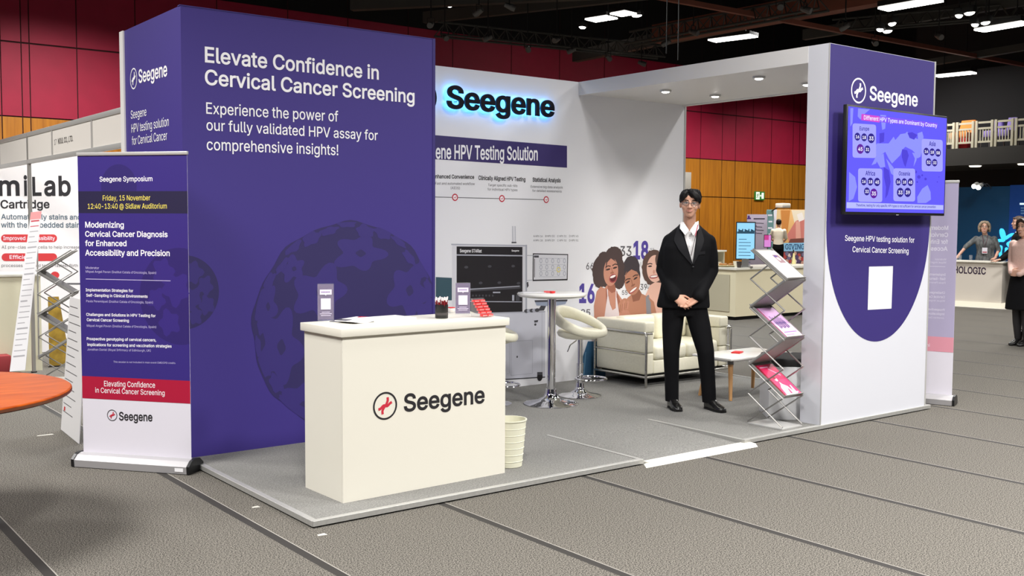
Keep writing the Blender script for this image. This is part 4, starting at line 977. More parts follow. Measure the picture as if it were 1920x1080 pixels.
# ---- folding brochure stands
def brochure_stand(name, label, p0, ex, ey, Wd, D, ztop, covers, m_tray, n_int=6, base=True):
    """p0: base corner; ex: width direction; ey: depth direction"""
    rz = math.atan2(ex.y, ex.x); t = thing(name, label, 'brochure stand', p0, rz); k = 1 if (V((-ex.y, ex.x, 0)).dot(ey) > 0) else -1
    zs = [ztop-(ztop-.02)*i/n_int for i in range(n_int+1)]
    A = [(D if i % 2 == 0 else 0, z) for i, z in enumerate(zs)]; Bz = [((A[0][0]+A[1][0])/2, (zs[0]+zs[1])/2)]+[(0 if i % 2 == 0 else D, zs[i]) for i in range(1, n_int+1)]
    P = lambda w, d, z: V((w, k*d, z))
    for w in (0, Wd):
        for ln in (A, Bz):
            bm = B()
            for a, b in zip(ln, ln[1:]): tube(bm, [P(w, *a), P(w, *b)], .006, 6)
            part('scissor_bar', bm, STEEL, t)
    bm = B(); box(bm, 0, Wd, min(0, k*D), max(0, k*D), -.002, .012, .002); part('base_plate', bm, ALU_P, t)
    for i in range(n_int):
        a, b = A[i], A[i+1]; s = V((0, k*(b[0]-a[0]), b[1]-a[1])); nn = V((1, 0, 0)).cross(s).normalized(); nn = nn if nn.z > 0 else -nn
        if i == n_int-1: continue
        bm = B(); w0, w1 = .012, Wd-.012; p, q = P(0, *a), P(0, *b); e = V((1, 0, 0))
        hi, lo = (p, q) if p.z > q.z else (q, p); sd = (lo-hi).normalized()
        prism(bm, [hi+e*w0, lo+e*w0, lo+e*w1, hi+e*w1], nn*.004)
        prism(bm, [lo+e*w0, lo+e*w1, lo+e*w1-sd*.004, lo+e*w0-sd*.004], nn*.03)
        for w in (w0, w1-.003): prism(bm, [hi+e*w, lo+e*w, lo+e*(w+.003), hi+e*(w+.003)], nn*.02)
        recalc(bm); tr = part('tray', bm, m_tray, t, smooth=False)
        cv = covers[i] if i < len(covers) else None
        if cv:
            c = thing(cv['name'], cv['label'], cv['cat'], XF[t] @ (lo+nn*.004), rz)
            Wt = XF[t]; lo_w = Wt @ (lo+nn*.004+e*(w0+.012)); sdw = Wt.to_3x3() @ (-sd); ew = Wt.to_3x3() @ e; nw = Wt.to_3x3() @ nn
            cw, ch = Wd-.048, (hi-lo).length*.9
            if ew.dot(RGT) < 0: lo_w = lo_w+ew*cw; ew = -ew
            bm = B(); prism(bm, [lo_w, lo_w+ew*cw, lo_w+ew*cw+sdw*ch, lo_w+sdw*ch], nw*cv.get('th', .016)); recalc(bm); part('pages', bm, cv['mat'], c, world=True, smooth=False)
            g = Flat(lo_w+nw*cv.get('th', .016), nw, .0006); g.u = ew; g.v = sdw
            if cv.get('art'): cv['art'](g, cw, ch); g.done('cover_print', c)
    return t
def rc(g, x0, y0, x1, y1, m, l=0): g.poly3([g.uv(x0, y0), g.uv(x1, y0), g.uv(x1, y1), g.uv(x0, y1)], m, l)
PKD, PKL, PKM = mat('cover deep red', (150, 22, 44), .4), mat('cover pink', (232, 72, 122), .35), mat('cover magenta', (222, 46, 98), .35)
MAUVE, MAUVL, VIO = mat('cover mauve', (206, 160, 206), .35), mat('cover pale pink', (238, 196, 226), .35), mat('cover violet', (74, 40, 124), .4)
def art1(g, w, h):
    rc(g, 0, 0, w, h, mat('cover sheet', (240, 240, 236), .4)); G = mat('cover text grey', (160, 160, 160), .5)
    for k in range(9): rc(g, w*.1, h*(.08+.035*k), w*(.9-.12*(k % 3)), h*(.09+.035*k), G, 1)
    for k in range(9): rc(g, w*.1, h*(.5+.045*k), w*(.42+.05*(k % 2)), h*(.512+.045*k), G, 1)
    rc(g, w*.56, h*.55, w*.93, h*.85, mat('cover photo brown', (140, 110, 116), .5), 1); g.disc3(g.uv(w*.72, h*.7), w*.09, h*.07, mat('cover photo pale', (222, 200, 196), .5), 2, 20); g.disc3(g.uv(w*.7, h*.79), w*.1, h*.04, VIO, 2, 16)
def art2(g, w, h):
    rc(g, 0, 0, w, h, MAUVL); rc(g, 0, h*.45, w, h, MAUVE, 1); rc(g, 0, 0, w*.05, h, PKD, 2)
    for k, x in enumerate((.24, .34, .45, .55, .66, .76)):
        b = h*(.3+.03*(k % 2)); tph = h*(.66-.04*(k % 3)); g.line3([g.uv(w*x, b), g.uv(w*(x+.01), h*.5), g.uv(w*(x-.01), tph)], w*.055, VIO, 3); g.disc3(g.uv(w*(x-.01), tph+h*.03), w*.03, h*.03, VIO, 4, 14)
        g.line3([g.uv(w*(x-.05), h*.42), g.uv(w*x, h*.58), g.uv(w*(x+.06), h*.46)], w*.025, VIO, 4); g.line3([g.uv(w*(x+.01), h*.46), g.uv(w*(x+.04), b)], w*.035, VIO, 4)
    rc(g, w*.14, h*.16, w*.9, h*.19, mat('cover violet pale', (150, 110, 176), .5), 3); rc(g, w*.14, h*.08, w*.6, h*.1, mat('cover violet pale', (150, 110, 176), .5), 3)
def art3(g, w, h):
    rc(g, 0, 0, w, h, PKL); rc(g, 0, h*.5, w, h, PKM, 1); rc(g, 0, 0, w*.07, h, PKD, 2); PW = mat('cover white', (248, 240, 242), .4)
    g.poly3([g.uv(w*q[0], h*q[1]) for q in ((.14, .02), (.2, .26), (.34, .36), (.4, .44), (.46, .36), (.62, .28), (.68, .12), (.78, .3), (.84, .3), (.8, .02))], PW, 3); g.disc3(g.uv(w*.36, h*.52), w*.08, h*.065, PW, 4, 20); g.disc3(g.uv(w*.33, h*.57), w*.09, h*.05, PKD, 5, 18)
    g.poly3([g.uv(w*q[0], h*q[1]) for q in ((.42, .06), (.5, .22), (.56, .2), (.54, .06))], PKL, 4)
    g.line3([g.uv(w*.5, h*.86), g.uv(w*.85, h*.62)], w*.04, MAUVL, 4); rc(g, w*.12, h*.9, w*.6, h*.93, MAUVL, 3); rc(g, w*.7, h*.06, w*.92, h*.1, MAUVL, 4)
pf, pr, pl = at(1466.5, 807.5, 2, ZP), at(1504, 800, 2, ZP), at(1401, 794.5, 2, ZP)
ex = (pr-pf); Wd = ex.length; ex.normalize(); ey = V((-ex.y, ex.x, 0)); D = (pl-pf).length
brochure_stand('brochure_stand', 'tall folding grey brochure stand in front of the tower side', V((pf.x, pf.y, ZP+.002)), ex, (pl-pf).normalized(), Wd, D*.97, 1.37, [
    dict(name='brochure', label='white brochure with a small photo on the top shelf of the stand', cat='brochure', mat=BRW, art=art1),
    dict(name='brochure', label='dark backed brochure under the top shelf of the stand', cat='brochure', mat=mat('brochure dark', (84, 74, 78), .5), th=.008),
    dict(name='brochure', label='pale mauve brochure with violet figures on the middle shelf of the stand', cat='brochure', mat=MAUVE, art=art2),
    None,
    dict(name='brochure', label='pink and red brochure with a white figure on the lowest shelf of the stand', cat='brochure', mat=PKD, art=art3)], TRAY)

# ================================================================== ROLL-UP BANNERS
def rollup(name, label, pa, pb, ztop, group=None):
    """pa, pb: left and right front ends of the base on the floor"""
    d = (pb-pa); w = d.length; rz = math.atan2(d.y, d.x); t = thing(name, label, 'roll-up banner', (pa+pb)/2, rz, group); h = w/2
    bm = B(); sec = [(.0, .004), (-.004, .05), (.03, .078), (.07, .088), (.12, .082), (.16, .05), (.165, .004)]
    loft(bm, [[V((x, y, z)) for y, z in sec] for x in (-h, h-.005)]); recalc(bm); part('base', bm, mat('banner base silver', (180, 178, 180), .4, .3), t, angle=25)
    for s in (-1, 1):
        bm = B(); x = s*h-.005 if s > 0 else -h-.014; loft(bm, [[V((xx, .08+(y-.08)*1.06, z*1.07)) for y, z in sec] for xx in (x, x+.02)]); recalc(bm); part('end_cap', bm, BLACKP, t, angle=25)
    bm = B(); box(bm, -h+.02, h-.02, .078, .08, .082, ztop); part('fabric', bm, mat('banner cloth', (226, 222, 232), .6), t, smooth=False)
    bm = B(); box(bm, -h+.015, h-.015, .07, .088, ztop-.004, ztop+.018, .003); part('top_rail', bm, ALU_P, t)
    bm = B(); cyl(bm, (0, .1, .08), (0, .1, ztop), .01, n=10); part('rear_pole', bm, ALU_P, t)
    return t, h
pa, pb = at(138, 876, 2, 0), at(352, 891, 2, 0)
t, hw = rollup('rollup_banner', 'purple symposium roll-up banner with a crimson band beside the big purple wall', pa, pb, 2.03)
W = XF[t]; nn = W.to_3x3() @ V((0, -1, 0)); P0 = W @ V((0, .078, 0)); g = Flat(P0, nn)
zt = 2.03; u0, u1 = -hw+.02, hw-.02
zr = g.pt(245, 709).z; zr2 = g.pt(245, 751).z; zy0 = g.pt(240, 358.5).z; zy1 = g.pt(240, 400).z
rc(g, u0, zr, u1, zt-.005, BANP); rc(g, u0, zr2, u1, zr, CRIM); rc(g, u0, zy1, u1, zy0, NAVY, 2)
q = []
cc = g.pt(338, 556); cu, cv = (cc-P0).dot(g.u), cc.z
for i in range(48):
    a = 2*pi*i/48; q.append((min(cu+.29*cos(a), u1), cv+.31*sin(a)))
g.poly3([g.uv(*v) for v in q], BANP_D, 1)
for k, (x, y, r) in enumerate(((-.12, .16, .07), (-.17, -.02, .06), (-.03, .05, .09), (-.08, -.17, .07))): g.disc3(g.uv(cu+x, cv+y), r, r*1.1, BANP, 2, 24, wob=lobes(5, .2, k))
g.disc3(g.uv(u0+.3, zt-.2), .13, .14, BANP_D, 1, 32)
g.text('Seegene Symposium', (187, 340.5), (286, 339.5), 331.5, TW, 3, .02)
g.text('Friday, 15 November', (193, 376), (282, 375.5), 366.5, YEL, 4, .012)
g.text('12:40-13:40 @ Sidlaw Auditorium', (165, 391.5), (313, 391), 382, YEL, 4, .012)
for s, x1, y, tp2 in (('Modernizing', 232.5, 426.5, 416), ('Cervical Cancer Diagnosis', 314.5, 443.5, 433.5), ('for Enhanced', 237.5, 461, 451), ('Accessibility and Precision', 318.5, 479, 468.5)): g.text(s, (160, y), (x1, y+(x1-160)*.006), tp2, TW, 3, .036)
SL = mat('small lettering', (196, 188, 226), .5)
def lines(items, m, bold):
    for s, x0, x1, y in items: g.text(s, (x0, y), (x1, y+(x1-x0)*.02), None, m, 3, bold)
lines([('Moderator', 161, 186, 504), ('Miquel Angel Pavon (Institut Catala d\'Oncologia, Spain)', 161, 293, 511), ('Paula Peremiquel (Institut Catala d\'Oncologia, Spain)', 162, 287, 566.5), ('Miquel Angel Pavon (Institut Catala d\'Oncologia, Spain)', 163, 293, 612.5), ('Jonathan Daniel (Royal Infirmary of Edinburgh, UK)', 164, 283, 657), ('This session is not included in main event CME/CPD credits', 213, 329, 680)], SL, 0)
lines([('Implementation Strategies for', 161, 250, 546), ('Self-Sampling in Clinical Environments', 162, 277, 556), ('Challenges and Solutions in HPV Testing for', 162, 292, 592), ('Cervical Cancer Screening', 163, 242, 602), ('Prospective genotyping of cervical cancers,', 163, 293, 637.5), ('implications for screening and vaccination strategies', 164, 322, 648.5)], TW, .03)
g.line([(161, 523), (320, 526.5)], .004, SL, 3)
g.text('Elevating Confidence', (195.5, 724), (291, 727), 714, TW, 3, .008); g.text('in Cervical Cancer Screening', (179, 736), (309, 741.5), 726.5, TW, 3, .008)
emblem(g, g.pt(210.5, 778.5), .037, INK, RED, 3, .07); g.text('Seegene', (223.5, 787.5), (286, 789.5), 772.5, INK, 3, .032)
g.done('banner_print', t); g = Flat(W @ V((hw-.06, -.003, .03)), nn, .001); rc(g, -.03, -.012, .03, .012, TW); g.done('base_label', t)
# the second banner, seen from behind beyond the tower: its print shows through the cloth mirrored
pb, pa = at(1786, 762, 2, 0), at(1737, 757.5, 2, 0); d = (pa-pb).normalized(); pa2 = pb+d*.84
t, hw = rollup('rollup_banner', 'pale roll-up banner seen from behind, print showing through mirrored, beyond the tower', pa2, pb, 1.99)
t.rotation_euler = (0, 0, t.rotation_euler[2])
W = XF[t]; nn = W.to_3x3() @ V((0, -1, 0)); P0 = W @ V((0, .078, 0)); g = Flat(P0, nn)
BK, BKR, BKT = mat('banner back lilac', (176, 168, 198), .7), mat('banner back rose', (222, 150, 166), .7), mat('banner back lettering', (214, 210, 226), .7)
z0, z1 = g.pt(1770, 660).z, g.pt(1770, 632).z; u0, u1 = -hw+.02, hw-.02
rc(g, u0, z1, u1, 1.98, BK); rc(g, u0, z0, u1, z1, BKR)
def mirrored(s, y, h, bold, u=.075, m=BKT):
    z = g.pt(1770, y).z; g.text3(s, g.uv(u1-u, z), g.uv(u1-u-h*.62*len(s), z), h, m, 2, bold)
for s, y in (('Modernizing', 431, ), ('Cervical Cancer Diagnosis', 444), ('for Enhanced', 457), ('Accessibility and Precision', 470)): mirrored(s, y, .036, .045)
for s, y in (('Moderator', 488), ('Miquel Angel Pavon', 494), ('Paula Peremiquel (Institut', 532), ('Miquel Angel Pavon (Institut', 566), ('Jonathan Daniel (Royal', 598)): mirrored(s, y, .017, 0, .085)
for s, y in (('Implementation Strategies for', 517), ('Self-Sampling in Clinical', 525), ('Challenges and Solutions', 551), ('Cervical Cancer Screening', 559), ('Prospective genotyping of', 583), ('implications for screening', 591)): mirrored(s, y, .02, .03, .085)
g.line3([g.uv(u1-.09, g.pt(1770, 500).z), g.uv(u1-.6, g.pt(1770, 500).z)], .004, BKT, 2)
mirrored('in Cervical Cancer Screening', 652, .03, 0, .2, PRINTW)
g.done('banner_print', t)
# ================================================================== LEFT: the neighbouring shell stand and the orange table
t = thing('round_table', 'large round orange wooden table at the edge of the aisle', 'table', (-1.745, -.84, 0))
ORW = mat('orange cherry wood', (170, 78, 12), .5, col2=(138, 54, 4), spec=.25, noise_scale=3, stretch=(1.2, 9, 1)); 
bm = B(); lathe(bm, [(.0, .722), (.77, .722), (.785, .728), (.785, .745), (.778, .75), (.0, .75)], 96, caps=False); recalc(bm); part('tabletop', bm, ORW, t)
bm = B(); lathe(bm, [(.779, .7225), (.7865, .729), (.7865, .741)], 96, caps=False); part('edge_band', bm, mat('dark wood edge', (96, 52, 30), .4), t)
bm = B(); cyl(bm, (0, 0, .03), (0, 0, .72), .045); part('column', bm, BLACKM, t)
bm = B(); lathe(bm, [(.0, 0), (.3, 0), (.3, .012), (.06, .04), (.0, .04)], 40, caps=False); part('base', bm, BLACKM, t)
FX = .2; FZ0, FZ1 = 2.215, 2.495
SHW = mat('shell panel white', (232, 226, 218), .6)
ys = [1.32, 2.68, 4.0, 5.0, 6.3, 7.6]
t = thing('shell_fascia', 'white fascia board with a grey rail over the neighbouring exhibition stand', 'fascia', (FX, 4.4, FZ0))
for a, b in zip(ys, ys[1:]):
    bm = B(); box(bm, FX-.01, FX+.01, a+.012, b-.012, FZ0+.02, FZ1-.02); part('fascia_panel', bm, SHW, t, world=True, smooth=False)
for z in (FZ0, FZ1):
    bm = B(); box(bm, FX-.02, FX+.02, ys[0], ys[-1], z-.022, z+.022, .004); part('rail', bm, ALU_P, t, world=True)
for y in ys:
    bm = B(); box(bm, FX-.018, FX+.018, y-.015, y+.015, FZ0, FZ1+.005); part('divider', bm, ALU_P, t, world=True, smooth=False)
g = Flat((FX-.01, 4, FZ0), (-1, 0, 0), .001); g.text('NOUL CO., LTD.', (109, 270), (137, 264.5), None, mat('fascia ink', (80, 74, 70), .6), 1, .04); g.text('17', (102, 272), (106, 271), None, GREYINK, 1); g.done('name_lettering', t)
def post(label, y):
    t = thing('stand_post', label, 'post', (FX, y, 0)); bm = B(); n = 8
    loft(bm, [ringp((0, 0, z), V((1, 0, 0)), V((0, 1, 0)), .021, .021, n) for z in (0, FZ1+.01)]); part('post', bm, mat('post grey', (168, 164, 158), .4, .5), t, angle=20)
    bm = B(); lathe(bm, [(.03, 0), (.03, .012)], 16); part('foot', bm, BLACKP, t)
post('grey aluminium post holding the fascia beside the zigzag brochure stand', 4.99); post('grey aluminium post at the hidden end of the shell stand behind the purple wall', 1.36)
# rear print wall of that stand
YN = 6.75; t = thing('poster_wall', 'white poster wall with large black lettering in the neighbouring stand', 'poster wall', (1.4, YN, 0))
bm = B(); box(bm, -.3, 3.2, YN, YN+.04, 0, 2.4); part('panel', bm, mat('poster white', (234, 230, 230), .6), t, world=True, smooth=False)
g = Flat((0, YN, 0), (0, -1, 0)); RP = mat('poster red', (204, 54, 58), .5); TG = mat('poster slate', (84, 104, 118), .5)
[g.text(q, (a, 366), (b, 365.8), tp2, INK, 1, .05) for q, a, b, tp2 in (('m', -3, 37, 331), ('i', 45, 51.5, 331), ('L', 61, 78, 333), ('a', 83, 104, 331), ('b', 110, 133, 331))]; g.text('Cartridge', (1, 390.5), (93, 390), 375.5, INK, 1, .04)
g.text('Automatically stains and', (2, 411), (152, 411.5), 401.5, TG, 1, .03); g.text('with the embedded stain', (2, 426.5), (150, 426.5), 416.5, TG, 1, .03)
def pill(x0, y0, x1, y1, s, sx0, sx1):
    r = (y1-y0)/2; pts = [(x1-r+r*cos(a), (y0+y1)/2+r*sin(a)) for a in [-pi/2+pi*i/10 for i in range(11)]]+[(x0+r+r*cos(a), (y0+y1)/2+r*sin(a)) for a in [pi/2+pi*i/10 for i in range(11)]]
    g.poly(pts, RP, 0); g.text(s, (sx0, y1-4), (sx1, y1-4), y0+3.5, PRINTW, 1, .02)
pill(2, 439.5, 107, 454, 'Improved Accessibility', 6, 103); pill(3, 475, 107, 489.5, 'Efficient', 18, 60)
g.text('AI pre-classifies cells to help increase', (3, 466), (150, 466), None, GREYINK, 1); g.text('processes adapted to the fastest Birth', (3, 500.5), (146, 500.5), None, GREYINK, 1); g.line([(108, 532), (150, 532)], .02, GREYINK, 1)
g.disc3(g.pt(103, 516), .05, .045, RP, 0, 24); g.done('poster_print', t)
# white counter there
p = at(36, 697, 2, 0); t = thing('counter', 'cream counter in the neighbouring stand behind the grey post', 'counter', (p.x, p.y, 0))
bm = B(); q0, q1 = at(-20, 697, 2, 0), at(62, 697, 2, 0); w = (q1-q0).length; zt_ = dep(30, 513, depth_of(p)).z
box(bm, -w*.62, w*.5, 0, .5, 0, zt_-.03); part('body', bm, mat('cream counter', (226, 220, 192), .5), t, smooth=False)
bm = B(); box(bm, -w*.64, w*.52, -.02, .52, zt_-.03, zt_, .004); part('worktop', bm, CREAM, t); t.rotation_euler = (0, 0, -.1)
bm = B(); p = at(4, 696, 2, 0); box(bm, -.16, .03, -.12, .1, 0, .2, .01); o = part('crate', bm, mat('dull red crate', (150, 46, 50), .6)); o.location = p+V((0, -.1, 0)); o.location.y -= .08; tag(o, 'dull red crate on the floor in front of the cream counter', 'crate')
# leaning paper banner behind the post
t = thing('paper_banner', 'narrow white text banner leaning behind the grey post', 'banner stand', at(50, 706, 2, 0))
dd = 10.2; tl, tr, br, bl = dep(58, 398, dd+.3), dep(78, 396, dd+.3), dep(47, 697, dd-.1), dep(18, 697, dd-.1)
br = bl+(tr-tl)*1.4; dn = (tr-bl).cross(tl-br).normalized(); dn = dn if dn.dot(FWD) > 0 else -dn
bm = B(); prism(bm, [tl, tr, br, bl], dn*.004); recalc(bm); part('sheet', bm, mat('paper banner white', (228, 226, 228), .6), t, world=True, smooth=False)
g = Flat(bl, -dn, .001); g.poly3([bl, br, tr, tl], mat('paper banner face', (228, 226, 228), .6), -1)
for k in range(26):
    f = .06+k*.034; a, b = tl.lerp(bl, f), tr.lerp(br, f); g.line3([a.lerp(b, .12), a.lerp(b, .88-.25*(k % 4 == 3))], .009 if k % 5 else .016, mat('faint print grey', (168, 166, 170), .6) if k > 1 else RED, 1)
g.poly3([tl, tr, tr.lerp(br, .05), tl.lerp(bl, .05)], mat('paper banner rose', (226, 150, 150), .6), 0); g.done('banner_print', t)
bm = B(); m_ = (tl+tr)/2; f_ = at(60, 703, 2, 0)+V((.15, .35, 0)); tube(bm, [m_+dn*.01, f_], .008, 8); part('rear_strut', bm, ALU_P, t, world=True)
# zigzag brochure stand behind the post
p0 = at(74, 716, 2, 0); p0.z = .002
ex = V((cos(radians(62)), sin(radians(62)), 0)); ey = V((ex.y, -ex.x, 0))
def artl(m1, m2):
    def f(g, w, h): rc(g, 0, 0, w, h, m1); g.disc3(g.uv(w*.4, h*.35), w*.3, h*.18, m2, 1, 18, wob=lobes(5, .3, 1)); rc(g, w*.1, h*.75, w*.8, h*.85, PRINTW, 1)
    return f
KD_ = mat('brochure near black', (40, 36, 38), .4)
brochure_stand('brochure_stand', 'zigzag metal brochure stand between the grey post and the purple banner', p0, ex, ey, .24, .33, 1.30, [
    dict(name='brochure', label='silver brochure on the top shelf of the zigzag stand behind the post', cat='brochure', mat=mat('brochure silver', (150, 148, 144), .4), art=artl(mat('brochure silver', (150, 148, 144), .4), RP)),
    dict(name='brochure', label='black brochure on the second shelf of the zigzag stand behind the post', cat='brochure', mat=KD_),
    dict(name='brochure', label='dark grey brochure on the third shelf of the zigzag stand behind the post', cat='brochure', mat=mat('brochure dark', (84, 74, 78), .5), art=artl(mat('brochure charcoal', (70, 64, 64), .4), RP)),
    dict(name='brochure', label='thin black brochure on the fourth shelf of the zigzag stand behind the post', cat='brochure', mat=KD_),
    dict(name='brochure', label='violet and white brochure on the lowest shelf of the zigzag stand behind the post', cat='brochure', mat=VIO, art=artl(mat('brochure violet', (96, 84, 150), .4), PRINTW))], TRAY)
# mustard poster and the white A-frame sheet
p = at(113, 687, 2, 0); t = thing('poster_stand', 'narrow mustard yellow poster stand behind the zigzag brochure stand', 'poster stand', p, face_cam(p))
dd = depth_of(p); h = dep(100, 556, dd).z; MU = mat('mustard print', (196, 160, 58), .6, col2=(150, 118, 36), noise_scale=9)
bm = B(); prism(bm, [V((-.11, 0, .0)), V((.11, 0, 0)), V((.0, .05, h)), V((-.11, .05, h))], (0, .006, 0)); recalc(bm); part('poster', bm, MU, t, smooth=False)
bm = B(); tube(bm, [(-.05, .05, h*.9), (0, .35, 0)], .008, 8); part('rear_strut', bm, BLACKP, t); bm = B(); box(bm, -.12, .12, -.03, .03, 0, .012); part('foot_bar', bm, BLACKP, t, smooth=False)
pl_, pr_ = at(114, 806, 2, 0), at(146, 832, 2, 0); d = (pr_-pl_); dd = depth_of(pl_)
e = d.normalized(); tl = dep(131, 556, dd+.12)
t = thing('white_poster', 'white poster sheet leaning behind the purple symposium banner', 'poster', pl_); tr = tl+e*.6; br = pl_+e*.62; nn = (br-pl_).cross(tl-pl_).normalized(); nn = nn if nn.dot(CAM-pl_) > 0 else -nn
bm = B(); prism(bm, [pl_+V((0, 0, .004)), br+V((0, 0, .004)), tr, tl], -nn*.006); recalc(bm); part('sheet', bm, mat('leaning sheet white', (222, 220, 220), .6), t, world=True, smooth=False)
g = Flat(pl_, nn, .001)
for k in range(14): f = .07+k*.06; a, b = tl.lerp(pl_, f), tr.lerp(br, f); g.line3([a.lerp(b, .06), a.lerp(b, .5+.1*(k % 3))], .006, GREYINK, 1)
a, b = tl.lerp(pl_, .83), tr.lerp(br, .83); g.line3([a.lerp(b, .1), a.lerp(b, .18)], .03, RP, 1); g.done('sheet_print', t)
bm = B(); tube(bm, [tl.lerp(tr, .5)-nn*.01, tl.lerp(tr, .5)-nn*.3-V((0, 0, tl.z-.0))], .007, 8); part('rear_strut', bm, ALU_P, t, world=True)

# ================================================================== FAR SIDE: refreshment counters
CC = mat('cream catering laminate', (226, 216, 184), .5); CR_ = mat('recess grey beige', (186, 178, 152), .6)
p = at(1378, 601, 2, 0)
t = thing('catering_counter', 'long cream catering counter with a recessed side panel behind the sofa', 'counter', (p.x, p.y, 0)); cz = dep(1378, 502, depth_of(p)).z
bm = B(); prism(bm, [V((x, y, .06)) for x, y in ((0, 0), (2.4, 0), (2.4, .7), (.9, .7), (.9, 2.6), (0, 2.6))], (0, 0, cz-.095)); recalc(bm); part('body', bm, CC, t, smooth=False)
bm = B(); box(bm, .04, 2.36, .05, .65, 0, .06); box(bm, .04, .86, .65, 2.55, 0, .06); part('plinth', bm, BLACKM, t, smooth=False)
bm = B(); prism(bm, [V((x, y, cz-.035)) for x, y in ((-.03, -.03), (2.43, -.03), (2.43, .73), (.93, .73), (.93, 2.63), (-.03, 2.63))], (0, 0, .035)); recalc(bm); part('worktop', bm, CREAM, t, smooth=False)
bm = B(); box(bm, -.012, -.004, .12, 2.5, .14, cz-.12); part('side_panel', bm, CR_, t, smooth=False)
CT = cz
def con(px, py, z=None): return at(px, py, 2, CT if z is None else z)
# raised shelf, cups, machine
bx = p+V((0, .5, 0)); dS = depth_of(at(1362, 500, 2, CT))
q = V((p.x+.03, p.y+1.0, CT)); 
t = thing('raised_shelf', 'low raised white shelf standing on the cream catering counter', 'shelf', q)
sw = .26; bm = B(); box(bm, .0, .9, 0, .6, sw-.03, sw, .004); part('shelf_board', bm, CREAM, t)
for x in (.02, .85):
    bm = B(); box(bm, x, x+.03, .03, .57, 0, sw-.03); part('side_support', bm, CR_, t, smooth=False)
def cup(label, loc, m, r=.038, h=.075, grp=None):
    bm = B(); lathe(bm, [(r*.7, 0), (r, h), (r*.9, h), (r*.6, .006), (.0, .006)], 16, caps=False); recalc(bm); o = part('cup', bm, m); o.location = loc; tag(o, label, 'cup', grp); return o
CUPW = mat('cup white', (238, 230, 206), .3)
for i in range(5):
    for j in range(3): 
        c = cup('white cup in the rows standing under the raised shelf', q+V((-.02+.0*i+j*.11+.02, -.42+.085*i, .0)), CUPW, grp='white cups on the catering counter')
        if j == 0: cup('white cup stacked upon another on the catering counter', q+V((.0, -.42+.085*i, .076)), CUPW, grp='upper white cups on the catering counter')
bm = B(); lathe(bm, [(.0, 0), (.15, 0), (.2, .025), (.19, .03), (.0, .012)], 28, caps=False); recalc(bm); o = part('serving_plate', bm, mat('plate glaze', (210, 196, 150), .4)); o.location = at(1362, 500, 2, CT)+V((0, -.0, 0)); tag(o, 'round serving plate of snacks in front of the white cups', 'plate')
for i in range(7):
    a = i*.9; bm = B(); ell(bm, (0, 0, .02), (.045, .03, .022)); o2 = part('pastry', bm, mat('pastry brown', (176, 124, 70), .7)); o2.location = V(o.location)+V((.1*cos(a), .1*sin(a), .018)); tag(o2, 'small brown pastry on the round serving plate', 'pastry', 'pastries on the serving plate')
for i in range(6):
    bm = B(); ell(bm, (0, 0, .02), (.04, .035, .025)); o2 = part('bread_roll', bm, mat('roll rose', (206, 140, 110), .7)); o2.location = q+V((.06+.1*(i % 2), -.0+.09*i, sw-.004)); tag(o2, 'pinkish bread roll on the raised catering shelf', 'bread roll', 'bread rolls on the raised shelf')
mloc = q+V((.18, .95, 0)); t = thing('coffee_machine', 'black coffee machine with a steel flask behind the suited man', 'coffee machine', mloc, face_cam(mloc))
k = depth_of(mloc)/FPX; hm = (500-424)*k
bm = B(); box(bm, -.17, .17, -.05, .25, 0, hm, .012); box(bm, -.17, .17, -.22, 0, hm*.72, hm, .012); box(bm, -.17, .17, -.22, 0, 0, .05, .01); part('body', bm, BLACKP, t)
bm = B(); lathe(bm, [(.07, .06), (.08, .08), (.08, .26), (.05, .3), (.04, .32)], 20, (0.02, -.13, .0)); part('flask', bm, STEEL, t)
bm = B(); box(bm, -.12, .12, -.225, -.218, hm*.8, hm*.93); part('control_panel', bm, mat('panel dark grey', (60, 60, 60), .3), t, smooth=False)
# kiosk screen
p = at(1397, 501, 2, CT); t = thing('kiosk_screen', 'upright bright blue menu screen on the catering counter', 'display screen', p, face_cam(p)); k = depth_of(p)/FPX; hS, hB = (499-414)*k, (499-483)*k; w = 18*k
bm = B(); box(bm, -w, w, 0, .05, hB-.02, hS, .006); part('housing', bm, BLACKP, t)
bm = B(); box(bm, -w*.35, w*.35, -.02, .06, .01, hB); box(bm, -w*.8, w*.8, -.1, .12, 0, .015); part('stand', bm, STEEL, t, smooth=False)
W_ = XF[t]; nn = W_.to_3x3() @ V((0, -1, 0)); g = Flat(W_ @ V((0, 0, 0)), nn)
ec, ei = mat('kiosk cyan', (150, 214, 252), .4, emit=1.0), mat('kiosk ink', (60, 110, 140), .4, emit=.4)
rc(g, -w*.9, hB, w*.9, hS-.02, ec); 
for i in range(14): rc(g, -w*.88+i*w*.126, hS-.2, -w*.88+(i+1)*w*.126, hS-.2+.035+.045*abs(sin(i*1.9)), ei, 1)
for i in range(9): rc(g, -w*.7, hS-.3-i*.055, w*(.1+.5*abs(sin(i*2.1))), hS-.29-i*.055, ei, 1)
g.done('display', t)
for i, (px, py, m, r, h, l) in enumerate(((1385, 501, CUPW, .05, .1, 'cream cup on the catering counter just before the blue screen'), (1391, 502, mat('dark mug', (60, 52, 48), .4), .045, .1, 'dark mug on the catering counter just before the blue screen'))): cup(l, at(px, py, 2, CT)+V((0, .06, .0)), m, r, h)
p = at(1488, 492, 2, CT+.03); bm = B(); loft(bm, [ringp((0, 0, z), V((1, 0, 0)), V((0, 1, 0)), r, r*.5, 4) for z, r in ((0, .085), (.2, .03))]); o = part('tent_card', bm, mat('tent yellow', (232, 222, 160), .6), smooth=False); o.location = V((p.x, p.y, CT)); o.rotation_euler = (0, 0, .3); tag(o, 'pale yellow tent card on the catering counter before the crowd poster', 'card')
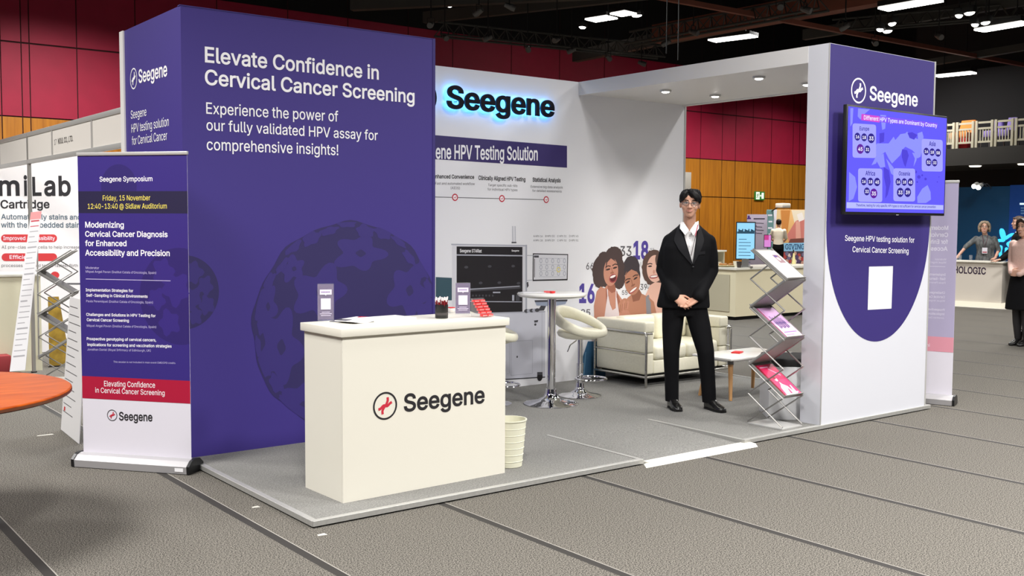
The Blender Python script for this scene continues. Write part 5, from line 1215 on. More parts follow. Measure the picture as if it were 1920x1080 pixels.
bm = B(); cyl(bm, (0, 0, 0), (0, 0, .2), .02); cyl(bm, (0, 0, .2), (0, 0, .26), .01); o = part('bottle', bm, BLACKP); o.location = V((p.x+.12, p.y+.1, CT)); tag(o, 'dark slim bottle beside the pale yellow tent card', 'bottle')
# backdrops beyond
def upright(name, label, cat, px0, py0, px1, py1, d, m, th=.04, base=True):
    a, b = dep(px0, py1, d), dep(px1, py1, d); P = (a+b)/2; top = dep((px0+px1)/2, py0, d).z; w = (b-a).length; bz = 0.0
    t = thing(name, label, cat, (P.x, P.y, 0), math.atan2((b-a).y, (b-a).x)); bm = B(); box(bm, -w/2, w/2, 0, th, .02, top, .004); part('panel', bm, m, t)
    bm = B(); box(bm, -w/2, w/2, -.12, .16, 0, .02); part('base', bm, BLACKP, t, smooth=False)
    W_ = XF[t]; return t, Flat(W_ @ V((0, 0, 0)), W_.to_3x3() @ V((0, -1, 0)))
GB = mat('grey lilac banner', (166, 156, 172), .6); INKD = mat('banner ink', (70, 62, 76), .6)
t, g = upright('rollup_banner', 'grey lilac banner with a dark figure mark behind the blue menu screen', 'roll-up banner', 1399, 402, 1437, 500, 34.3, GB)
g.poly([(1400, 411), (1408, 411), (1408, 408), (1402, 408)], VIO, 1); g.disc3(g.pt(1404, 406.5), .035, .045, VIO, 1, 14); g.rect(1413, 409, 1434, 411.5, INKD, 1)
for i, (a, b) in enumerate(((418, 420), (425, 427), (431, 433), (437, 439))): g.line([(1414, a), (1432-3*(i % 2), b-1)], .024, INKD, 1)
for i in range(3): g.disc3(g.pt(1417, 437-i*7), .035, .035, mat('banner dot', (120, 104, 140), .6), 2, 12)
g.done('banner_print', t)
t, g = upright('rollup_banner', 'teal and white banner next to the white-shirted man', 'roll-up banner', 1436, 393, 1451, 500, 34.8, mat('teal banner', (112, 150, 148), .6))
g.poly([(1437, 395), (1450, 395), (1450, 498), (1437, 498)], mat('teal print field', (106, 146, 146), .6), 0)
for i in range(5): g.rect(1440+i % 2, 402+i*12, 1448, 405+i*12, PRINTW, 1)
g.poly([(1451, 393), (1457, 393), (1452, 455), (1450, 455)], PRINTW, 1); g.done('banner_print', t)
t, g = upright('poster_backdrop', 'wide warm-coloured poster backdrop with a pale blue slogan strip', 'backdrop', 1450, 393, 1560, 505, 35.6, mat('poster amber', (226, 176, 110), .6))
for i, (pts, c) in enumerate(((((1452, 394), (1462, 394), (1466, 448), (1451, 450)), (238, 206, 150)), (((1464, 394), (1482, 394), (1476, 440), (1467, 446)), (214, 140, 66)), (((1484, 394), (1560, 394), (1560, 426), (1492, 430)), (246, 232, 204)), (((1476, 440), (1492, 414), (1508, 410), (1516, 430), (1514, 456), (1480, 456)), (214, 128, 116)), (((1492, 414), (1500, 416), (1502, 452), (1492, 452)), (232, 168, 150)), (((1482, 448), (1516, 446), (1516, 456), (1478, 456)), (122, 70, 60)), (((1494, 402), (1504, 398), (1508, 412), (1498, 416)), (252, 244, 236)))): g.poly(pts, mat('poster tone %d' % i, c, .6), 1+i)
g.poly([(1450, 456), (1560, 454), (1560, 471), (1450, 471)], mat('slogan blue', (150, 204, 236), .5), 9); g.text('GIVING HOPE', (1472, 467.5), (1538, 467), 458, mat('slogan ink', (44, 84, 128), .5), 10, .05)
g.poly([(1450, 471), (1560, 471), (1560, 504), (1450, 504)], mat('crowd dark', (78, 62, 72), .6), 9)
for i in range(26): g.disc3(g.pt(1461+(i % 9)*6.3+2*sin(i), 477+(i//9)*7+2*cos(i*2)),   .06, .07, mat('crowd tone %d' % (i % 5), ((206, 160, 140), (180, 70, 66), (120, 110, 140), (224, 206, 196), (90, 70, 110))[i % 5], .6), 10+i % 3, 12)
g.done('poster_print', t)
p = at(1439, 500, 2, CT); t = thing('tablet_screen', 'small pink lit screen beside the white-shirted man', 'display screen', dep(1439, 462, 32.2), face_cam(p)); k = 32.2/FPX
bm = B(); box(bm, -7*k, 7*k, 0, .03, -2*k, 22*k, .004); part('housing', bm, BLACKP, t); bm = B(); zb_ = XF[t].translation.z; cyl(bm, (0, .02, -zb_), (0, .02, 0), .02, n=10); cyl(bm, (0, .02, -zb_), (0, .02, -zb_+.02), .18); part('stand', bm, STEEL, t)
W_ = XF[t]; g = Flat(W_.translation, W_.to_3x3() @ V((0, -1, 0))); rc(g, -6*k, -1*k, 6*k, 21*k, mat('screen pink', (236, 150, 230), .4, emit=.8)); rc(g, -6*k, 12*k, 2*k, 21*k, mat('screen rose', (214, 70, 150), .4, emit=.8), 1); g.done('display', t)
bm = B(); box(bm, -.14, .14, -.1, .1, 0, .1, .02); o = part('projector', bm, mat('projector white', (236, 228, 214), .4)); o.location = dep(1468, 390, 33); o.scale = (1.5, 1.5, 1.5); e_ = dep(1446, 396, 34.85); bm = B(); tube(bm, [(0, .05, .05), tuple((e_-o.location)/1.5)], .012, 8); part('arm', bm, BLACKM, o); tag(o, 'small white projector held on an arm before the timber wall above the warm poster', 'projector')
bm = B(); p = at(1287, 340, 1, YW-.06); box(bm, -.18, .18, -.05, .05, -.3, .3, .01); o = part('wall_speaker', bm, mat('speaker grey', (176, 170, 160), .6)); o.location = p; tag(o, 'pale grey box on the timber wall at the white wall edge', 'wall box')

# ================================================================== RIGHT: the blue stand
pa, pb = at(1786, 573, 2, 0), at(1877, 578.5, 2, 0); d = (pb-pa); w = d.length; rz = math.atan2(d.y, d.x)
t = thing('exhibit_counter', 'white counter with dark lettering on a glowing base at the blue stand', 'counter', pa, rz); HW = mat('counter warm white', (226, 218, 206), .5); hc = dep(1870, 491, depth_of(pb)).z
bm = B(); box(bm, -1.0, w, 0, .55, .1, hc-.03); part('body', bm, HW, t, smooth=False)
bm = B(); box(bm, -1.02, w+.02, -.03, .58, hc-.03, hc, .005); part('worktop', bm, CREAM, t)
bm = B(); box(bm, -1.0, w+.02, -.06, .6, .01, .1); part('glow_base', bm, mat('base glow', (255, 246, 222), emit=.9), t, smooth=False)
bm = B(); box(bm, -1.2, w+.15, -.2, .7, .0, .008, xf=Matrix.Translation(pa) @ Matrix.Rotation(rz, 4, 'Z')); tag(part('floor_plate', bm, mat('plate white', (214, 210, 200), .5), smooth=False), 'pale floor plate under the glowing base of the lettered counter', 'floor plate')
W_ = XF[t]; g = Flat(W_.translation, W_.to_3x3() @ V((0, -1, 0))); g.text('HOLOGIC', (1788, 511.5), (1848.5, 514.5), 499.5, mat('logo ink', (60, 44, 66), .5), 1, .05); g.done('lettering', t)
# blue back walls
BLU1, BLU2 = mat('teal blue panel', (12, 78, 122), .5), mat('royal blue panel', (20, 80, 168), .5)
XBW = 20.6
t = thing('blue_stand_wall', 'dark teal and royal blue back wall of the stand with the white lettered counter', 'stand wall', (XBW, 3, 0))
y0, y1, y2 = at(1790, 400, 0, XBW).y, at(1893, 400, 0, XBW).y, at(1990, 400, 0, XBW).y; zt_ = at(1850, 350, 0, XBW).z
bm = B(); box(bm, XBW, XBW+.08, y1, y0+1.6, 0, zt_); part('teal_panel', bm, BLU1, t, world=True, smooth=False)
bm = B(); box(bm, XBW-.02, XBW+.08, y2, y1, 0, zt_+.02); part('royal_panel', bm, BLU2, t, world=True, smooth=False)
g = Flat((XBW-.02, 0, 0), (-1, 0, 0)); g.rect(1912, 380.5, 1935, 384, mat('sign lit', (210, 240, 255), emit=1.2), 1)
for i in range(3): g.line([(1914, 390+i*5), (1930, 390+i*5)], .03, mat('sign pale', (120, 170, 220), .5), 1)
g.done('wall_print', t)
for i, px in enumerate((1830, 1838)):
    p = at(px, 347+i*2, 0, XBW-.5); t = thing('spotlight', ('small white spotlight on an arm over the blue stand, farther from the aisle', 'small white spotlight on an arm over the blue stand, nearer the royal blue panel')[i], 'spotlight', p)
    bm = B(); tube(bm, [(-.08, 0, -.03), (.06, 0, .03)], [.06, .045], 12); part('head', bm, mat('spot white', (236, 236, 230), .4), t); bm = B(); ell(bm, (-.085, 0, -.032), (.02, .055, .05)); part('lens', bm, LAMPW, t); bm = B(); tube(bm, [(.06, 0, .03), (.3, 0, .06), (.5, 0, -.03)], .012, 8); part('arm', bm, STEEL, t)
p = at(1884, 461, 0, XBW-.35); t = thing('lit_ornament', 'glowing cyan rounded ornament in front of the blue wall beside the dark suit', 'light ornament', p); CY = mat('cyan glow', (60, 190, 250), emit=1.6)
bm = B(); n = 60; tube(bm, [(.06*sin(3*a), (.15+.08*cos(5*a))*cos(a), .05+(.22+.1*cos(5*a))*sin(a)) for a in [2*pi*i/n for i in range(n)]], .035, 8, closed=True); part('glow_loop', bm, CY, t); bm = B(); cyl(bm, (.02, 0, -p.z), (.02, 0, -.2), .03); part('stand', bm, STEEL, t)
# glasses on that counter
for i, px in enumerate((1793, 1800, 1820)):
    q = at(px, 487.5, 2, hc); bm = B(); lathe(bm, [(.03, 0), (.035, .1), (.032, .1), (.028, .005), (0, .005)], 16, caps=False); o = part('drinking_glass', bm, GLASSM); o.location = q; tag(o, ('clear glass on the lettered counter at the banner edge', 'clear glass on the lettered counter beside the leaning hand', 'clear glass on the lettered counter before the grey dress')[i], 'glass')
# ================================================================== PEOPLE
X3, Y3, Z3 = V((1, 0, 0)), V((0, 1, 0)), V((0, 0, 1))
def head_bm(bm, c, R, s=1.0, ear=1.0, jaw=1.0):
    c = V(c); q = lambda x, y, z: c+R @ V((x*s, y*s, z*s))
    rings = []
    for z, rx, ry, cy in ((-.121, .020, .018, -.066), (-.113, .034, .032, -.056), (-.098, .045, .048, -.043), (-.075, .056, .064, -.028), (-.05, .063, .077, -.016), (-.02, .069, .087, -.006), (.02, .074, .096, .003), (.06, .074, .099, .007), (.09, .066, .088, .008), (.11, .046, .062, .008), (.12, .018, .024, .008)):
        rx *= jaw if z < -.04 else 1
        rings.append(ringp(q(0, cy, z), R @ X3, R @ Y3, rx*s, ry*s, 20, 2.25))
    loft(bm, rings)
    limb(bm, [q(0, -.094, .022), q(0, -.101, -.006), q(0, -.110, -.026)], [.008*s, .0095*s, .0125*s], 10)
    for k in (-1, 1):
        ell(bm, q(k*.0135, -.099, -.029), (.009*s, .010*s, .008*s), R, 10, 6)
        ell(bm, q(k*.04, -.062, -.028), (.026*s, .024*s, .024*s), R, 12, 8)
        ell(bm, q(k*.075*ear, .012, -.008), (.009*s*ear, .019*s, .033*s), R @ Matrix.Rotation(k*.32, 3, 'Z'), 12, 8)
        limb(bm, [q(k*.012, -.089, .036), q(k*.05, -.077, .034)], [.009*s, .007*s], 8)
    ell(bm, q(0, -.088, -.060), (.027*s, .014*s, .016*s), R, 12, 8); ell(bm, q(0, -.079, -.1), (.018*s, .015*s, .014*s), R, 12, 8)
def hand_bm(bm, w, d, n, side, curl=.5, s=1.0, spread=.06):
    """w: wrist; d: direction to fingertips; n: palm normal; side: +1 puts the thumb on +(d x n)"""
    w, d = V(w), V(d).normalized(); n = V(n); n = (n-d*n.dot(d)).normalized(); t = d.cross(n)*side
    rings = []
    for f, hw_, ht in ((-.03, .028, .021), (.0, .03, .02), (.03, .037, .018), (.07, .042, .0155), (.095, .041, .013)):
        rings.append(ringp(w+d*f*s+n*(.004*f/.09)*s, t, n, hw_*s, ht*s, 14, 2.6))
    loft(bm, rings)
    for i, (o, ln, r) in enumerate(((.03, .074, .0088), (.0105, .083, .0092), (-.0095, .077, .0088), (-.028, .06, .0078))):
        b = w+d*(.09-.004*abs(i-1))*s+t*o*s; a = 0; pts = [b-d*.02*s, b]; dirv = (d+t*spread*(1.2-i)*.6).normalized(); k = curl*(1+.08*i)
        for j, seg in enumerate((.45, .32, .23)):
            a += k*(.55, .95, .7)[j]; v = dirv*cos(a)+n*sin(a); pts.append(pts[-1]+v*ln*seg*s)
        limb(bm, pts, [r*s*1.05, r*s*1.05, r*s, r*s*.9, r*s*.78], 9)
    b = w+d*.022*s+t*.03*s; v1 = (d*.72+t*.62+n*.3).normalized(); v2 = (d*.92+t*.18+n*.36).normalized()
    limb(bm, [w+d*.0*s+t*.012*s, b, b+v1*.042*s, b+v1*.042*s+v2*.03*s, b+v1*.042*s+v2*.052*s], [.014*s, .0145*s, .0105*s, .0095*s, .008*s], 9)
def shoe(name, heel, toe, m, parent, hgt=.1, heelh=0, boot=0):
    heel, toe = V(heel), V(toe); d = (toe-heel); L = d.length; d.normalize(); u = V((-d.y, d.x, 0)).normalized(); bm = B(); rings = []
    for f, hw_, top, bot in ((-.02, .022, .05, .0), (.0, .032, .075, .0), (.12, .037, .1, .0), (.3, .04, .105, .0), (.45, .042, .082, .0), (.62, .047, .06, .0), (.8, .046, .047, .0), (.93, .034, .038, .0), (1.0, .014, .026, .004)):
        p = heel+d*L*f; hh = heelh*max(0, 1-f*1.8); c = p+Z3*((top+bot)/2+hh); rings.append(ringp(c, u, Z3, hw_, (top-bot)/2, 14, 2.8))
    loft(bm, rings)
    if boot: limb(bm, [heel+d*L*.2+Z3*.08, heel+d*L*.17+Z3*boot], [.045, .052], 14)
    me = bake(bm, .007, 2); o = part(name, me, m, parent)
    bm = B(); pts = []
    for s in (1, -1):
        for f, w in ((-.02, .025), (.1, .036), (.3, .036), (.6, .048), (.8, .047), (.95, .03))[::s]: pts.append(heel+d*L*f+u*w*s)
    if heelh:
        prism(bm, [heel+d*L*f+u*w for f, w in ((0, .026), (.22, .028), (.22, -.028), (0, -.026))], Z3*heelh)
    else: prism(bm, pts, Z3*.012)
    recalc(bm); part('sole', bm, BLACKM, o, smooth=False); return o
def v_cut(me, planes, front, parent_n=V((0, -1, 0))):
    """opens a garment along clean cuts: planes [(point, normal)] bound the part removed (inside = negative side of all)"""
    bm = bmesh.new(); bm.from_mesh(me)
    for p, n in planes: bmesh.ops.bisect_plane(bm, geom=bm.verts[:]+bm.edges[:]+bm.faces[:], plane_co=p, plane_no=n, dist=1e-5)
    dead = [f for f in bm.faces if front(f.calc_center_median()) and (f.normal.dot(parent_n) > .05 or f.normal.z > .5) and all((f.calc_center_median()-V(p)).dot(V(n)) < 0 for p, n in planes)]
    bmesh.ops.delete(bm, geom=dead, context='FACES'); bm.to_mesh(me); bm.free(); return me
def hem(me, z):
    bm = bmesh.new(); bm.from_mesh(me); r = bmesh.ops.bisect_plane(bm, geom=bm.verts[:]+bm.edges[:]+bm.faces[:], plane_co=(0, 0, z), plane_no=(0, 0, 1), clear_inner=True)
    bmesh.ops.holes_fill(bm, edges=[e for e in bm.edges if e.is_boundary]); bm.to_mesh(me); bm.free(); return me
def patch(me, outline, m, name, parent, thick=.006, n=14, off=.003, ydir=1):
    """thin cloth flap laid on a garment: outline in (x, z), dropped along y onto the mesh"""
    bmt = bmesh.new(); bmt.from_mesh(me); tree = BVHTree.FromBMesh(bmt); bmt.free(); bm = B(); L, Rr = outline; rows = []
    for i in range(n+1):
        f = i/n
        def samp(pl):
            x = f*(len(pl)-1); k = min(int(x), len(pl)-2); return V(pl[k]).lerp(V(pl[k+1]), x-k)
        a, b = samp(L), samp(Rr); row = []
        for j in range(5):
            q = a.lerp(b, j/4); h = tree.ray_cast(V((q[0], -1*ydir, q[1])), V((0, ydir, 0)))[0]
            y = h.y if h else (row[-1].y if row else -.12*ydir); row.append(V((q[0], y-off*ydir, q[1])))
        rows.append(row)
    G0 = [[bm.verts.new(p) for p in r] for r in rows]; G1 = [[bm.verts.new(p-V((0, thick*ydir, 0))) for p in r] for r in rows]
    for i in range(n):
        for j in range(4): bm.faces.new((G1[i][j], G1[i][j+1], G1[i+1][j+1], G1[i+1][j])); bm.faces.new((G0[i][j], G0[i+1][j], G0[i+1][j+1], G0[i][j+1]))
    for i in range(n):
        for j in (0, 4): bm.faces.new((G0[i][j], G1[i][j], G1[i+1][j], G0[i+1][j]))
    for i in (0, n):
        for j in range(4): bm.faces.new((G0[i][j], G0[i][j+1], G1[i][j+1], G1[i][j]))
    recalc(bm); return part(name, bm, m, parent, angle=50)
def face_parts(t, c, R, s, smile=0, glasses=0, lip=(168, 92, 84), brow=HAIRB, open_=False):
    c = V(c); q = lambda x, y, z: c+R @ V((x*s, y*s, z*s))
    EW, IR = mat('eye white', (226, 220, 214), .3), mat('iris dark', (36, 24, 20), .2)
    for k in (-1, 1):
        bm = B(); ell(bm, q(k*.031, -.0865, .012), (.0145*s, .009*s, .0062*s), R, 14, 8); e = part('eye', bm, EW, t)
        bm = B(); ell(bm, q(k*.031, -.0925, .012), (.0062*s, .004*s, .006*s), R, 12, 8); part('iris', bm, IR, e)
        bm = B(); tube(bm, [q(k*.014, -.096, .017), q(k*.031, -.0965, .0215), q(k*.048, -.088, .016)], .0026*s, 6); part('upper_lid', bm, brow, e)
        bm = B(); tube(bm, [q(k*.013, -.0985, .0395), q(k*.033, -.095, .0425), q(k*.053, -.078, .0375)], [.0026*s, .0034*s, .0016*s], 8); part('eyebrow', bm, brow, t)
    LP = mat('lips %d' % lip[0], lip, .4); up = .006*smile
    bm = B(); pts = [q(-.026, -.092, -.058+up), q(-.012, -.101, -.057), q(0, -.1035, -.0585), q(.012, -.101, -.057), q(.026, -.092, -.058+up)]
    tube(bm, pts, [.002*s, .0036*s, .0034*s, .0036*s, .002*s], 8); low = [p-R @ V((0, .001*s, (.0095 if not open_ else .015)*s)) for p in pts[1:-1]]
    tube(bm, [pts[0]]+low+[pts[-1]], [.002*s, .005*s, .0058*s, .005*s, .002*s], 8); part('lips', bm, LP, t)
    bm = B(); tube(bm, [q(-.023, -.0945, -.0625+up), q(-.01, -.1045, -.064), q(.01, -.1045, -.064), q(.023, -.0945, -.0625+up)], (.0042 if open_ else .0018)*s, 6); part('mouth_line', bm, mat('teeth', (232, 222, 214), .4) if open_ else mat('mouth dark', (92, 44, 42), .6), t)
    if glasses:
        GM = mat('glasses metal', (112, 106, 104), .25, .8); bm = B()
        for k in (-1, 1): tube(bm, [q(k*.033+.0245*cos(a), -.1055+.010*abs(k*.033+.0245*cos(a))/.06, .007+.0205*sin(a)) for a in [2*pi*i/28 for i in range(28)]], .0019*s, 6, closed=True)
        tube(bm, [q(-.009, -.106, .012), q(0, -.109, .015), q(.009, -.106, .012)], .0018*s, 6)
        for k in (-1, 1): tube(bm, [q(k*.057, -.094, .012), q(k*.074, -.05, .012), q(k*.08, .02, .008)], .0018*s, 6)
        gl = part('glasses', bm, GM, t)
        for k in (-1, 1):
            bm = B(); ell(bm, q(k*.033, -.1025, .007), (.024*s, .0012*s, .02*s), R, 20, 6); part('lens', bm, LENSM, gl)
def hair_mesh(c, R, s, kind):
    c = V(c); q = lambda x, y, z: c+R @ V((x*s, y*s, z*s)); bm = B()
    def lk(pts, rs): limb(bm, [q(*p) for p in pts], [r*s for r in rs], 9)
    ell(bm, q(0, .016, .068), (.083*s, .102*s, .068*s), R, 20, 12); ell(bm, q(0, .045, .03), (.081*s, .072*s, .08*s), R, 20, 12)
    if kind == 'fringe':
        random.seed(3)
        for k in (-1, 1):
            lk([(k*.06, -.03, .08), (k*.077, -.045, .045), (k*.0755, -.036, .018)], [.026, .014, .006]); lk([(k*.07, .02, .06), (k*.08, .0, .035), (k*.078, -.012, .012)], [.024, .013, .006])
        for i in range(9):      # locks falling from a parting left of the middle
            f = i/8; x0 = -.022; 
            lk([(x0-.008+.03*f*.2, -.03-.02*f, .135-.01*f), (x0-.03-.02*f, -.088+.012*f, .098-.02*f), (-.052-.022*f, -.089+.02*f, .058-.012*f), (-.062-.012*f, -.083+.03*f, .03)], [.016, .02, .013, .004])
        for i in range(11):
            f = i/10
            lk([(.0+.02*f, -.03-.015*f, .137-.012*f), (.02+.03*f, -.094+.014*f, .104-.018*f), (.042+.034*f, -.098+.035*f, .066-.006*f), (.05+.03*f, -.092+.046*f, .034)], [.018, .022, .015, .004])
        for i in range(16):
            a = i*2.4; lk([(.03*cos(a), .01+.04*sin(a), .118), (.062*cos(a+.4), .012+.075*sin(a+.4), .118-.02*sin(a)), (.085*cos(a+.6), .015+.1*sin(a+.6), .075)], [.018, .02, .01])
    elif kind == 'short':
        for k in (-1, 1): lk([(k*.06, -.02, .08), (k*.076, -.02, .04), (k*.076, -.012, .0)], [.018, .01, .006])
        lk([(-.05, -.075, .085), (0, -.088, .092), (.05, -.075, .085)], [.014, .016, .014])
    elif kind == 'bob':
        random.seed(5)
        for i in range(22):
            a = -.5+i*(pi+1.0)/21; x, y = .09*cos(a), .02+.085*sin(a)
            lk([(x*.6, y*.6, .11), (x*1.02, y, .06), (x*1.15, y*1.1, .0), (x*1.12, y*1.05, -.045-.02*(i % 3))], [.02, .024, .026, .02])
        lk([(.0, -.07, .115), (.05, -.088, .085), (.082, -.06, .03)], [.02, .02, .016]); lk([(.0, -.07, .115), (-.05, -.086, .09), (-.082, -.06, .03)], [.02, .02, .016])
    return bake(bm, .0055 if kind == 'fringe' else .008, 4)
def torso_rings(secs): return [ringp((cx, cy, z), X3, Y3, rx, ry, 24, 2.4) for z, cx, cy, rx, ry in secs]

# ---------------------------------------------------------------- the man in the black suit
q0 = at(1292, 767, 2, ZP); foot = at(1290, 767, 2, ZP)
t = thing('person', 'young man in a black suit and white shirt standing with hands clasped', 'person', (foot.x, foot.y, ZP), face_cam(foot))
HC = V((-.012, -.005, 1.737)); HR = Matrix.Rotation(.06, 3, 'Y') @ Matrix.Rotation(.03, 3, 'X') @ Matrix.Diagonal((1.02, 1, .86))
shL, elL, wrL = V((-.172, .02, 1.425)), V((-.228, .045, 1.18)), V((-.128, -.14, .972))
shR, elR, wrR = V((.146, .02, 1.425)), V((.172, .045, 1.18)), V((.072, -.14, .975))
hpL, knL, anL = V((-.135, .0, .88)), V((-.148, -.03, .50)), V((-.137, .03, .10))
hpR, knR, anR = V((.045, .0, .88)), V((.138, -.03, .50)), V((.178, .03, .10))
bm = B(); head_bm(bm, HC, HR, 1.0, 1.0, .95)
limb(bm, [(-.014, .03, 1.45), (-.013, .018, 1.56), (-.012, .008, 1.65)], [.062, .052, .052], 16)
loft(bm, torso_rings([(.86, -.045, 0, .14, .09), (1.0, -.045, 0, .14, .09), (1.25, -.035, 0, .15, .09), (1.38, -.02, .01, .15, .085), (1.46, -.016, .02, .09, .06)]))
for a, b, c in ((shL, elL, wrL), (shR, elR, wrR)): limb(bm, [a, b, c], [.045, .038, .03])
for a, b, c in ((hpL, knL, anL), (hpR, knR, anR)): limb(bm, [a, b, c], [.07, .05, .04])
hand_bm(bm, wrL+V((.012, -.012, -.012)), (.80, -.16, -.50), (.35, .75, -.45), 1, .55, .98)
hand_bm(bm, wrR+V((-.012, .0, -.022)), (-.82, -.10, -.50), (-.3, -.55, .6), 1, .28, .98)
part('body', bake(bm, .0042, 2), SKIN, t, angle=80)
face_parts(t, HC, HR, 1.0, .45, 1, (190, 128, 112))
part('hair', hair_mesh(HC, HR, 1.0, 'fringe'), HAIRB, t, angle=80)
bm = B(); loft(bm, torso_rings([(.9, -.045, 0, .17, .108), (1.1, -.04, 0, .165, .104), (1.28, -.034, 0, .175, .110), (1.40, -.022, .004, .165, .103), (1.46, -.018, .012, .12, .085), (1.515, -.014, .016, .068, .067)]))
part('shirt', bake(bm, .008, 4), SHIRT, t, angle=80)
for k, pts in ((-1, [(-.088, .0, 1.60), (-.060, -.062, 1.585), (-.016, -.088, 1.522), (-.046, -.108, 1.478), (-.092, -.072, 1.535)]), (1, [(.062, .0, 1.60), (.036, -.062, 1.585), (-.008, -.088, 1.522), (.02, -.108, 1.478), (.066, -.072, 1.535)])):
    bm = B(); prism(bm, [V(p) for p in pts], V((0, -.006, .001))); recalc(bm); part('collar', bm, SHIRT, t, angle=20)
bm = B(); arc = [-pi*.28+pi*1.56*i/20 for i in range(21)]
rows = [[bm.verts.new((-.013+r*cos(a), .022+r*1.02*sin(a), z)) for a in arc] for z, r in ((1.50, .078), (1.59, .068))]
for i in range(20): bm.faces.new((rows[0][i], rows[0][i+1], rows[1][i+1], rows[1][i]))
bmesh.ops.solidify(bm, geom=bm.faces[:], thickness=.005); part('collar_band', bm, SHIRT, t)
for z in (1.455, 1.39, 1.325):
    bm = B(); ell(bm, (-.008, -.113+.03*max(0, z-1.40), z), (.005, .003, .005), None, 10, 6); part('button', bm, PRINTW, t)
bm = B(); loft(bm, torso_rings([(.865, -.055, .0, .222, .138), (.9, -.054, 0, .222, .138), (1.0, -.047, 0, .207, .131), (1.13, -.04, 0, .192, .122), (1.28, -.034, 0, .202, .128), (1.38, -.026, .004, .207, .124), (1.44, -.018, .01, .195, .106), (1.485, -.015, .016, .178, .092), (1.52, -.014, .02, .138, .082), (1.555, -.014, .022, .095, .078), (1.575, -.014, .022, .08, .074)]))
for a, b, c, s_ in ((shL, elL, wrL, -1), (shR, elR, wrR, 1)):
    limb(bm, [a, a.lerp(b, .5)+V((s_*.004, 0, 0)), b, b.lerp(c, .5), c], [.066, .068, .064, .058, .05], 16)
me = bake(bm, .009, 6)
apex = V((.018, 0, 1.245)); tl, tr = V((-.094, 0, 1.60)), V((.062, 0, 1.60))
nL = V(((apex-tl).z, 0, -(apex-tl).x)).normalized(); nL = nL if nL.x < 0 else -nL
nR = V(((apex-tr).z, 0, -(apex-tr).x)).normalized(); nR = nR if nR.x > 0 else -nR
v_cut(me, [(tl, nL), (tr, nR)], lambda c: c.y < .0 and c.z > 1.2)
j = part('jacket', me, SUIT, t, angle=80)
LAP = mat('lapel cloth', (21, 21, 25), .7, spec=.25)
patch(me, ([(-.094, 1.565), (-.074, 1.50), (-.03, 1.37), (.018, 1.245)], [(-.112, 1.545), (-.142, 1.44), (-.098, 1.36), (.010, 1.235)]), LAP, 'lapel', j)
patch(me, ([(.062, 1.565), (.056, 1.50), (.040, 1.37), (.018, 1.245)], [(.080, 1.545), (.112, 1.44), (.086, 1.36), (.026, 1.235)]), LAP, 'lapel', j)
bm = B(); ell(bm, (.022, -.133, 1.215), (.009, .004, .009), None, 12, 6); part('button', bm, BLACKP, j)
patch(me, ([(.055, 1.34), (.055, 1.315)], [(.12, 1.35), (.12, 1.325)]), LAP, 'breast_pocket', j, .003)
bm = B(); loft(bm, torso_rings([(.80, -.045, 0, .165, .105), (.9, -.045, 0, .185, .115), (1.0, -.045, 0, .17, .108)]))
limb(bm, [hpL, hpL.lerp(knL, .5), knL, knL.lerp(anL, .6), anL-V((0, 0, .04))], [.098, .088, .07, .061, .058], 18); limb(bm, [hpR, hpR.lerp(knR, .5), knR, knR.lerp(anR, .6), anR-V((0, 0, .04))], [.098, .09, .073, .063, .06], 18)
part('trousers', hem(bake(bm, .009, 5), .062), SUIT, t, angle=80)
shoe('shoe', (-.150, .075, 0), (-.072, -.16, 0), SHOE, t); shoe('shoe', (.155, .07, 0), (.300, -.13, 0), SHOE, t)
bm = B(); tube(bm, [(.056, -.07, 1.565), (.042, -.105, 1.50), (.022, -.125, 1.40), (.005, -.135, 1.31)], .0035, 6); lan = part('lanyard', bm, mat('lanyard grey', (120, 112, 114), .6), t)
bm = B(); tube(bm, [(.058, -.068, 1.568), (.043, -.108, 1.505), (.037, -.114, 1.475)], .0036, 6); part('lanyard_strap', bm, mat('lanyard rose', (206, 84, 104), .6), lan)

